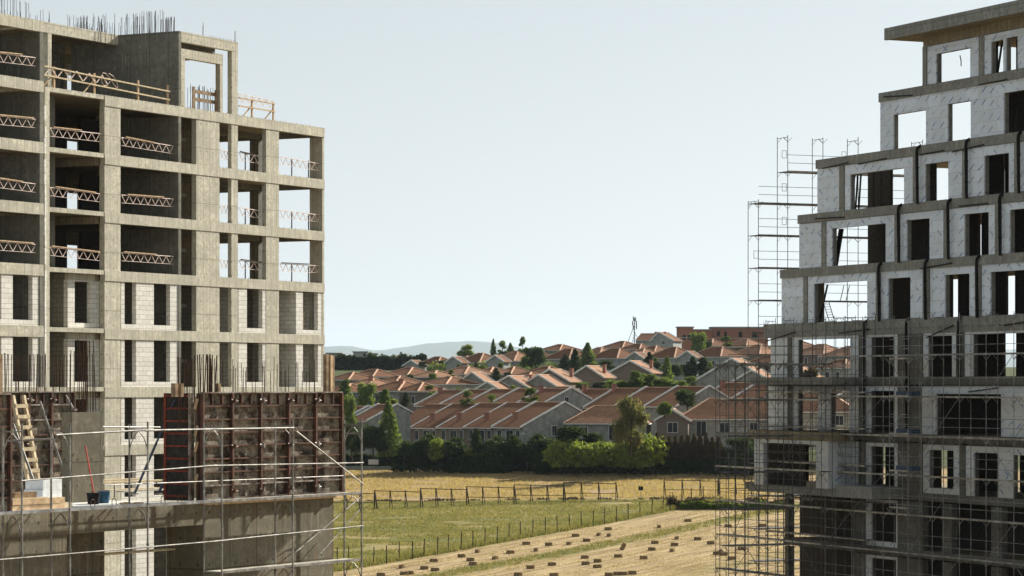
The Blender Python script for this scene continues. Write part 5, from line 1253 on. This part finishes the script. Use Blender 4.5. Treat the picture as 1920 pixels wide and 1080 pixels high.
# ================================================================ TREES
def crown(kind, seed, n, mat, hgt, rad, leaf=.28):
    rnd = random.Random(seed); m = MB(); pts = []
    lobes = []
    nl = {'round': 9, 'cone': 14, 'poplar': 12, 'bush': 9, 'loose': 16, 'willow': 16}[kind]
    for i in range(nl):
        t = i / (nl - 1)
        if kind in ('cone',): zz = .12 + .86 * t; rr = rad * (1 - t) ** .8 * .75 + .12; off = rr * .5
        elif kind == 'poplar': zz = .1 + .84 * t; rr = rad * (.55 + .5 * sin(pi * min(1, t * 1.05))) * .8; off = rr * .35
        elif kind == 'bush': zz = rnd.uniform(.2, .75); rr = rad * rnd.uniform(.35, .6); off = rad * .7
        elif kind == 'loose': zz = rnd.uniform(.08, .95); rr = rad * rnd.uniform(.28, .5); off = rad * (1.05 - abs(zz - .5) * .9) * .9
        elif kind == 'willow': zz = rnd.uniform(.2, .93); rr = rad * rnd.uniform(.25, .42); off = rad * (1.15 - zz * .8)
        else: zz = rnd.uniform(.3, .85); rr = rad * rnd.uniform(.38, .6); off = rad * .62
        a = rnd.uniform(0, 2 * pi); q = off * sqrt(rnd.random())
        lobes.append((cos(a) * q, sin(a) * q, zz * hgt, rr))
    for i in range(n):
        lx, ly, lz, lr = rnd.choice(lobes)
        a = rnd.uniform(0, 2 * pi); b_ = math.acos(rnd.uniform(-1, 1)); q = lr * rnd.random() ** .4 * rnd.uniform(.6, 1.42)
        x, y, z = lx + q * sin(b_) * cos(a), ly + q * sin(b_) * sin(a), lz + q * cos(b_) * (1.25 if kind in ('poplar', 'cone') else .85)
        if kind == 'willow': z -= rnd.random() * .9
        if z < .1: z = .1 + rnd.random() * .3
        s_ = leaf * rnd.uniform(.5, 1.7); e = Vector((rnd.gauss(0, 1), rnd.gauss(0, 1), rnd.gauss(0, .7) + (-.8 if kind == 'willow' else 0))).normalized(); f_ = e.cross(Vector((rnd.gauss(0, 1), rnd.gauss(0, 1), rnd.gauss(0, 1)))).normalized()
        c = Vector((x, y, z)); m.poly([c - e * s_, c + f_ * s_ * .5, c + e * s_, c - f_ * s_ * .5])
    return m
def trunk(hgt, rad, seed, limbs=5):
    rnd = random.Random(seed); m = MB(); m.tube((0, 0, -.4), (.05, .03, hgt * .45), .035 * hgt * .5 + .06, 8, .02 * hgt * .5 + .04); m.tube((.05, .03, hgt * .45), (0, 0, hgt * .85), .02 * hgt * .5 + .04, 6, .02)
    for i in range(limbs):
        a = rnd.uniform(0, 6.28); z = hgt * rnd.uniform(.2, .6); m.tube((0, 0, z), (cos(a) * rad * .7, sin(a) * rad * .7, z + hgt * .25), .05, 5, .015)
    return m
KINDS = {}
spec = dict(round=('round', 5200, 'leaf3', 6, 2.6, .26), roundg=('round', 5200, 'leaf1', 6, 2.6, .26), cone=('cone', 4200, 'leaf3', 7, 1.7, .24), coneb=('cone', 4600, 'leaf1', 7, 2.0, .26), poplar=('poplar', 4800, 'leaf1', 7, 1.3, .22), poplard=('poplar', 4400, 'leaf3', 7, 1.2, .22),
            bush=('bush', 7000, 'leaf2', 3.4, 2.7, .24), bushd=('bush', 5200, 'leaf3', 3.2, 2.7, .28), loose=('loose', 4200, 'leaf1', 7, 2.0, .2), willow=('willow', 6000, 'leaf4', 8, 3.2, .22), bright=('round', 3600, 'leaf2', 6, 2.4, .26), brown=('bush', 4200, 'leaf6', 2.6, 2.6, .22), brownc=('cone', 2600, 'leaf6', 3, .9, .2), plum=('round', 4000, 'leaf6', 5, 2.2, .24))
def tree(kind, px, ybase, ytop, Z, label, wpx=None, group='trees among the houses', yb_fix=None):
    k, n, mat, hg, rd, lf = spec[kind]; ytop -= (ybase - ytop) * (.25 if 'bush' in kind else .1); x = (px - 960) / F * Z; z0 = EYE + (HY - ybase) / F * Z; H = (ybase - ytop) / F * Z
    if wpx and Z < 700: wpx *= 1.25
    sx = H / hg if wpx is None else (wpx / F * Z) / (2 * rd * 1.05)
    nm = {'cone': 'conifer', 'coneb': 'conifer', 'poplar': 'poplar_tree', 'poplard': 'poplar_tree', 'bush': 'bush', 'bushd': 'bush', 'brown': 'bush', 'willow': 'willow_tree', 'brownc': 'thuja'}.get(kind, 'tree')
    if kind not in KINDS:
        r = empty(nm); cr = crown(k, hash(kind) % 97 + 3 if False else sum(map(ord, kind)), n, mat, hg, rd, lf).build('crown', mat, r, fix=False)
        trunk(hg, rd, 5).build('trunk', 'bark', r); KINDS[kind] = r; first = True
    r = KINDS[kind]
    if r.get('label'): r = copy_thing(r, (x, Z, z0), random.uniform(0, 6.28), label)
    else: r.location = (x, Z, z0); r['label'] = label; r.rotation_euler.z = random.uniform(0, 6)
    r.scale = (sx, sx, H / hg); r['category'] = {'bush': 'bush', 'bushd': 'bush', 'brown': 'bush'}.get(kind, 'tree'); r['group'] = group
    return r
T = [('poplar', 647, 772, 719, 545, 'green poplar nearest the timber posts', 22), ('roundg', 688, 770, 720, 530, 'bushy green tree between the two left poplars', 34), ('poplar', 722, 768, 734, 540, 'green poplar left of the pale two-window house', 18), ('bright', 738, 768, 748, 520, 'small bright tree at the foot of the second left poplar', 18), ('cone', 761, 762, 738, 525, 'small dark pointed tree at the left end of the second terrace', 17),
 ('coneb', 728, 856, 764, 447, 'tall ragged green tree before the left end of the nearest terrace', 42), ('round', 700, 855, 800, 446, 'dark tree left of the tall light green tree', 50), ('round', 660, 860, 795, 448, 'dark tree behind the left scaffold posts', 50), ('roundg', 655, 820, 745, 455, 'brownish green tree between left scaffold and single red roof', 24),
 ('loose', 876, 760, 735, 478, 'light thin tree in front of the middle of the second terrace', 26), ('loose', 922, 762, 742, 478, 'sparse low tree in front of the second terrace, left of its gable', 24), ('loose', 995, 758, 730, 478, 'sparse yellow-green tree before the gable of the second terrace', 32), ('bright', 965, 737, 722, 520, 'small bright tree between the pair of white-edged gables', 16),
 ('willow', 1183, 850, 747, 436, 'large thin brown-green tree before the hipped villa', 62), ('round', 1289, 768, 731, 465, 'dark round tree rising over the right terrace roof', 40), ('roundg', 1246, 782, 754, 446, 'small light tree between the right terrace and the cream villa', 24), ('round', 1068, 838, 800, 444, 'dark round shrub tree under the gable end of the nearest terrace', 50), ('round', 1105, 836, 812, 446, 'low dark tree in front of the hipped villa', 44),
 ('bush', 1060, 876, 832, 442, 'bright green bush, leftmost at the field edge', 60), ('bush', 1102, 876, 838, 441, 'bright green bush, second at the field edge', 56), ('bush', 1143, 876, 836, 441.5, 'bright green bush, third at the field edge', 60), ('bush', 1204, 876, 823, 441, 'tallest bright green bush at the field edge, below the brown-green tree', 76), ('bush', 1172, 877, 842, 440, 'low bright bush left of the tallest one', 40),
 ('cone', 893, 850, 808, 449, 'dark pointed tree before the second house of the nearest terrace', 26), ('bushd', 925, 852, 826, 449, 'dark bush before the nearest terrace, centre', 44), ('bushd', 802, 854, 823, 449, 'dark bush before the nearest terrace, left of centre', 50), ('bushd', 845, 852, 828, 448.5, 'dark bush before the middle house of the nearest terrace', 50), ('bushd', 962, 852, 824, 448, 'dark bush at the corner of the nearest terrace', 44), ('bush', 818, 862, 828, 447, 'brighter green bush before the left half of the nearest terrace', 24), ('bushd', 768, 858, 834, 448, 'dark low bush at the left end of the nearest terrace', 40), ('bushd', 1010, 866, 826, 448, 'dark bush right of the street lamp', 56), ('round', 1040, 862, 822, 447, 'dark tree behind the leftmost bright bush', 48),
 ('round', 1004, 694, 652, 690, 'dark round tree, left one on the upper line', 34), ('roundg', 985, 692, 668, 700, 'green tree beside the dark round tree of the upper line', 22), ('cone', 1078, 692, 658, 680, 'dark fir left of the tallest upper conifer', 22), ('coneb', 1102, 694, 648, 678, 'tallest conifer of the upper line', 30), ('cone', 1060, 694, 668, 682, 'low dark conifer left of the upper fir', 24), ('round', 1140, 696, 676, 660, 'low green tree before the upper pale house', 30), ('round', 1128, 702, 684, 640, 'low tree right of the upper conifers', 24),
 ('coneb', 1250, 720, 674, 600, 'tall dark spruce above the right terrace', 26), ('cone', 1218, 700, 664, 640, 'dark conifer behind the highest brick gable', 24), ('round', 1232, 702, 678, 640, 'green tree between the two conifers in the middle right', 28), ('round', 1262, 712, 684, 620, 'bushy tree right of the tall spruce', 30), ('round', 1285, 706, 684, 640, 'bushy tree below the small white-edged gable', 34), ('cone', 1299, 708, 673, 640, 'left one of two dark trees before the blue-grey house', 26), ('poplard', 1317, 704, 674, 640, 'right one of two dark trees before the blue-grey house', 20), ('round', 1335, 708, 688, 620, 'low tree before the blue-grey house', 26),
 ('poplar', 1192, 732, 700, 545, 'light green pointed tree above the right terrace', 24), ('roundg', 1155, 732, 714, 545, 'low green tree between the brick gable and right terrace', 34), ('roundg', 1176, 730, 716, 545, 'low green tree left of the light pointed tree', 26), ('roundg', 1215, 732, 702, 548, 'light green tree right of the light pointed tree', 30), ('roundg', 1240, 732, 708, 550, 'light green tree in the middle of the belt above the right terrace', 36), ('roundg', 1268, 732, 714, 548, 'light tree at the right end of the belt above the right terrace', 34), ('loose', 1296, 734, 708, 545, 'sparse light tree right of the green belt', 30), ('roundg', 1090, 730, 717, 550, 'low green tree under the leftmost brown brick gable', 22), ('round', 1124, 732, 716, 548, 'low tree in front of the middle brown brick gable', 22),
 ('bright', 873, 668, 646, 790, 'bright green leafy tree on the skyline before the mountain', 34), ('coneb', 925, 662, 639, 820, 'left one of the spiky trees on the skyline', 14), ('loose', 942, 662, 642, 822, 'middle spiky tree on the skyline', 24), ('coneb', 957, 664, 646, 824, 'right one of the spiky trees on the skyline', 20), ('loose', 980, 660, 635, 830, 'slender airy tree on the skyline', 20), ('round', 1008, 662, 651, 835, 'low dark tree on the skyline', 26),
 ('roundg', 1311, 658, 625, 790, 'green tree before the red brick shell', 32), ('loose', 1362, 650, 632, 780, 'small tree before the long red brick shell', 26), ('round', 1327, 655, 640, 795, 'small dark tree beside the green tree by the brick shell', 18),
 ('cone', 716, 676, 668, 830, 'tiny pointed tree by the far left skyline building', 8), ('round', 830, 690, 676, 735, 'small tree against the leftmost upper pale house', 26), ('round', 793, 690, 678, 700, 'small tree left of the upper pale house windows', 18),
 ('brown', 1262, 968, 935, 388, 'dark brown thorn bush at the bend of the field fence', 22),
 ('plum', 1515, 735, 695, 470, 'dark reddish tree seen through the wide sixth storey opening', 30), ('bush', 1575, 740, 722, 462, 'bright bush seen low in the wide sixth storey opening', 36), ('bright', 1555, 742, 725, 466, 'bright low tree seen in the sixth storey opening', 24),
 ('round', 1385, 860, 822, 444, 'dark tree behind the left scaffold of the right block', 50), ('round', 1430, 865, 815, 448, 'dark tree left of the lower corner of the right block', 60), ('bushd', 1350, 872, 840, 446, 'dark bush at the right end of the brown thuja row', 44), ('bushd', 1395, 880, 850, 443, 'dark bush beside the dry grass behind the right scaffold', 60), ('bushd', 1455, 880, 850, 443, 'dark bush low behind the corner of the right block', 60)]
for (kd, px, yb, yt, Z_, lab, w_) in T: tree(kd, px, yb + (9 if Z_ > 780 else 0), yt, Z_, lab, w_)
gt = [('loose', 806, 744, 724, 545), ('roundg', 858, 744, 728, 545), ('bright', 898, 744, 730, 542), ('roundg', 930, 742, 727, 542), ('round', 770, 716, 702, 630), ('roundg', 812, 714, 700, 632), ('loose', 846, 712, 695, 640), ('roundg', 888, 712, 697, 640), ('cone', 930, 712, 692, 640), ('round', 952, 712, 698, 642), ('roundg', 860, 694, 683, 710), ('cone', 892, 694, 680, 712), ('roundg', 938, 692, 680, 715), ('loose', 1112, 700, 682, 660), ('round', 1172, 694, 680, 690), ('cone', 1186, 694, 676, 690), ('roundg', 1200, 694, 680, 690), ('loose', 1228, 688, 672, 695), ('bright', 1330, 690, 678, 685), ('roundg', 1370, 692, 676, 680), ('cone', 1395, 694, 674, 672)]
gt.sort(key=lambda g_: g_[1])
for i, (kd, px, yb, yt, Z_) in enumerate(gt): tree(kd, px, yb, yt, Z_, ORD[i] + ' small garden tree from the left squeezed between the hillside houses', (yb - yt) * .9, 'garden trees between the hillside houses')
for i in range(11): tree('brownc', 1232 + i * 11.5, 858, 818 + (i * 7) % 8, 443, ORD[i] + ' brown clipped thuja from the left in the row before the cream villa', 13, 'brown thujas before the cream villa')
def hedge(px0, px1, ytop, ybot, Z, th, n, label, name='hedge', mat='leaf3', leaf=.25, wav=.3, low=None):
    rnd = random.Random(px0); m = MB(); x0, x1 = (px0 - 960) / F * Z, (px1 - 960) / F * Z; zt = EYE + (HY - ytop) / F * Z
    for i in range(n):
        x = rnd.uniform(x0, x1); y = rnd.uniform(-th / 2, th / 2); zb = ter(x, Z) if low is None else EYE + (HY - low) / F * Z; top = zt + wav * mnoise.noise(Vector((x * .35, y * .4, 1))) * 2 - zb
        z = zb + top * rnd.random() ** .7
        if rnd.random() < .55: y = -th / 2 + rnd.random() * .3
        s_ = leaf * rnd.uniform(.5, 1.3); e = Vector((rnd.gauss(0, 1), rnd.gauss(0, 1), rnd.gauss(0, .7))).normalized(); f_ = e.cross(Vector((rnd.gauss(0, 1), rnd.gauss(0, 1), rnd.gauss(0, 1)))).normalized()
        c = Vector((x, Z + y, z)); m.poly([c - e * s_, c + f_ * s_ * .6, c + e * s_, c - f_ * s_ * .6])
    o = m.build(name, mat, fix=False); return o
tag(hedge(638, 1000, 853, 875, 457, 1.6, 12000, ''), 'long dark hedge behind the low grey wall at the field edge', 'hedge')
tag(hedge(1000, 1240, 850, 880, 445.5, 2.0, 12000, '', wav=.4), 'dark hedge under the bright bushes at the field edge', 'hedge')
tag(hedge(1236, 1470, 853, 880, 445, 1.8, 10000, '', wav=.3), 'dark hedge below the brown thuja row', 'hedge')
tag(hedge(1268, 1475, 940, 966, 387, 3.2, 9000, '', 'field_scrub', 'leaf6', .2, .55), 'brown and green scrub at the bend of the field fence', 'scrub', kind='stuff')
tag(hedge(1275, 1475, 943, 966, 386, 3.0, 4500, '', 'green_scrub', 'leaf1', .2, .5), 'green weeds growing through the scrub at the fence bend', 'scrub', kind='stuff')
tag(hedge(735, 1040, 847, 868, 450.5, 2.2, 12000, '', 'hedge', 'leaf3', .26, .7), 'ragged dark hedge along the fronts of the nearest terrace', 'hedge')
tag(hedge(840, 960, 856, 880, 448, 1.0, 5000, '', wav=.12), 'low dark clipped hedge in front of the short bright hedge', 'hedge')
tag(hedge(868, 942, 845, 856, 449.2, 1.0, 2600, '', mat='leaf2', wav=.15, low=860), 'short sunlit bright hedge before the nearest terrace', 'hedge')
tag(hedge(625, 800, 673, 702, 800, 12, 15000, '', 'tree_belt', 'leaf3', .5, 1.2), 'dark belt of trees on the hillside behind the left roofs', 'woods', kind='stuff')
tag(hedge(770, 1460, 686, 700, 730, 10, 9000, '', 'undergrowth', 'leaf1', .4, 1.2), 'low greenery filling the gaps between the upper houses', 'greenery', kind='stuff')
tag(hedge(1130, 1345, 718, 740, 553, 6, 9000, '', 'garden_undergrowth', 'leaf1', .3, .6), 'garden greenery above the right terrace', 'greenery', kind='stuff')
# ================================================================ MOUNTAINS
mt = [(-3000, 676), (-1200, 655), (-300, 650), (300, 655), (560, 652), (610, 650), (655, 648), (672, 652), (692, 657), (720, 656), (748, 652), (780, 648), (800, 644), (835, 641), (890, 640), (925, 641), (950, 648), (990, 655), (1100, 660), (1400, 664), (1900, 655), (2600, 650), (3600, 668), (5000, 690)]
Zq = 24000; m = MB(); cols_ = []
pxs = [p_ for p_ in range(-3000, 5001, 20)]
def my(p_):
    for (a, ya), (b_, yb) in zip(mt, mt[1:]):
        if p_ <= b_: t = (p_ - a) / (b_ - a); t = t * t * (3 - 2 * t) * .5 + t * .5; return ya + (yb - ya) * t
    return 690
prow = [(-2600, .0), (-1800, .18), (-1200, .42), (-700, .66), (-300, .86), (0, 1.0), (500, .9), (1500, .6), (2600, .0)]
for dz, fh in [(2 * a_, b_) for a_, b_ in prow]:
    for p_ in pxs:
        Zz = Zq + dz; x = (p_ - 960) / F * Zq * (1 + dz / Zq * .3); hh = (HY - my(p_)) / F * Zq + EYE - 12
        hh += mnoise.noise(Vector((p_ * .03, dz * .002, 2))) * 9 * (fh > 0); hh += mnoise.noise(Vector((p_ * .012, dz * .001, 7))) * 45 * fh * (1 - fh) * 4
        m.v.append((x, Zz, 12 + hh * fh))
k = len(pxs)
for j in range(len(prow) - 1):
    for i in range(k - 1): a = j * k + i; m.f.append((a, a + 1, a + k + 1, a + k))
M['mount'] = simple('mountain_forest', (.075, .09, .05), .95, 0, .4, .004)
g = m.build('mountains', 'mount', fix=False); tag(g, 'long low mountain ridge on the horizon', kind='structure')
for p_ in g.data.polygons: p_.use_smooth = True
# ================================================================ HAZE
mh = bpy.data.materials.new('haze'); mh.use_nodes = True; nt = mh.node_tree; nt.nodes.clear()
pv = nt.nodes.new('ShaderNodeVolumePrincipled'); pv.inputs['Color'].default_value = (.72, .86, 1.0, 1); pv.inputs['Density'].default_value = HAZE; pv.inputs['Anisotropy'].default_value = .2
on = nt.nodes.new('ShaderNodeOutputMaterial'); nt.links.new(pv.outputs[0], on.inputs['Volume'])
M['haze'] = mh
if HAZE > 0:
    hz = MB().box(-16000, 16000, -80, 31000, -3, 560).build('haze', 'haze'); tag(hz, 'thin summer haze over the whole valley', kind='stuff')
# ================================================================ CAMERA, LIGHT
cam = bpy.data.cameras.new('camera'); co = bpy.data.objects.new('camera', cam); COL.objects.link(co)
co.location = (0, 0, EYE); co.rotation_euler = (R(90), 0, 0)
cam.sensor_width = 36; cam.lens = 36 * F / 1920; cam.shift_y = (HY - 540) / 1920; cam.clip_end = 60000; cam.clip_start = .5
S.camera = co
EL, AZ = R(29), R(44)
sl = bpy.data.lights.new('sun', 'SUN'); so = bpy.data.objects.new('sun', sl); COL.objects.link(so)
sl.energy = 5.0; sl.angle = R(.5); sl.color = (1, .945, .83)
dv = Vector((sin(AZ) * cos(EL), cos(AZ) * cos(EL), sin(EL))); so.rotation_euler = dv.to_track_quat('Z', 'Y').to_euler()
so.location = (60, 60, 90)
w = bpy.data.worlds.new('World'); S.world = w; w.use_nodes = True; nt = w.node_tree
sk = nt.nodes.new('ShaderNodeTexSky'); sk.sky_type = 'NISHITA'; sk.sun_disc = False; sk.sun_elevation = EL; sk.sun_rotation = AZ
sk.air_density = 1.0; sk.dust_density = .8; sk.ozone_density = 2.0
bw = nt.nodes.new('ShaderNodeRGBToBW'); nt.links.new(sk.outputs[0], bw.inputs[0])
tint = mixc(nt, 1, bw.outputs[0], (.96, 1.0, 1.02), 'MULTIPLY')
nt.links.new(mixc(nt, .45, mixc(nt, .8, sk.outputs[0], tint), (7.05, 7.75, 8.0)), nt.nodes['Background'].inputs[0]); nt.nodes['Background'].inputs[1].default_value = SKY
S.view_settings.view_transform = 'Standard'; S.view_settings.look = 'None'; S.view_settings.exposure = EXPO; S.view_settings.gamma = 1
S.cycles.max_bounces = 8; S.cycles.diffuse_bounces = 3; S.cycles.volume_bounces = 0; S.cycles.transparent_max_bounces = 8
S.render.resolution_x = 1024; S.render.resolution_y = 576
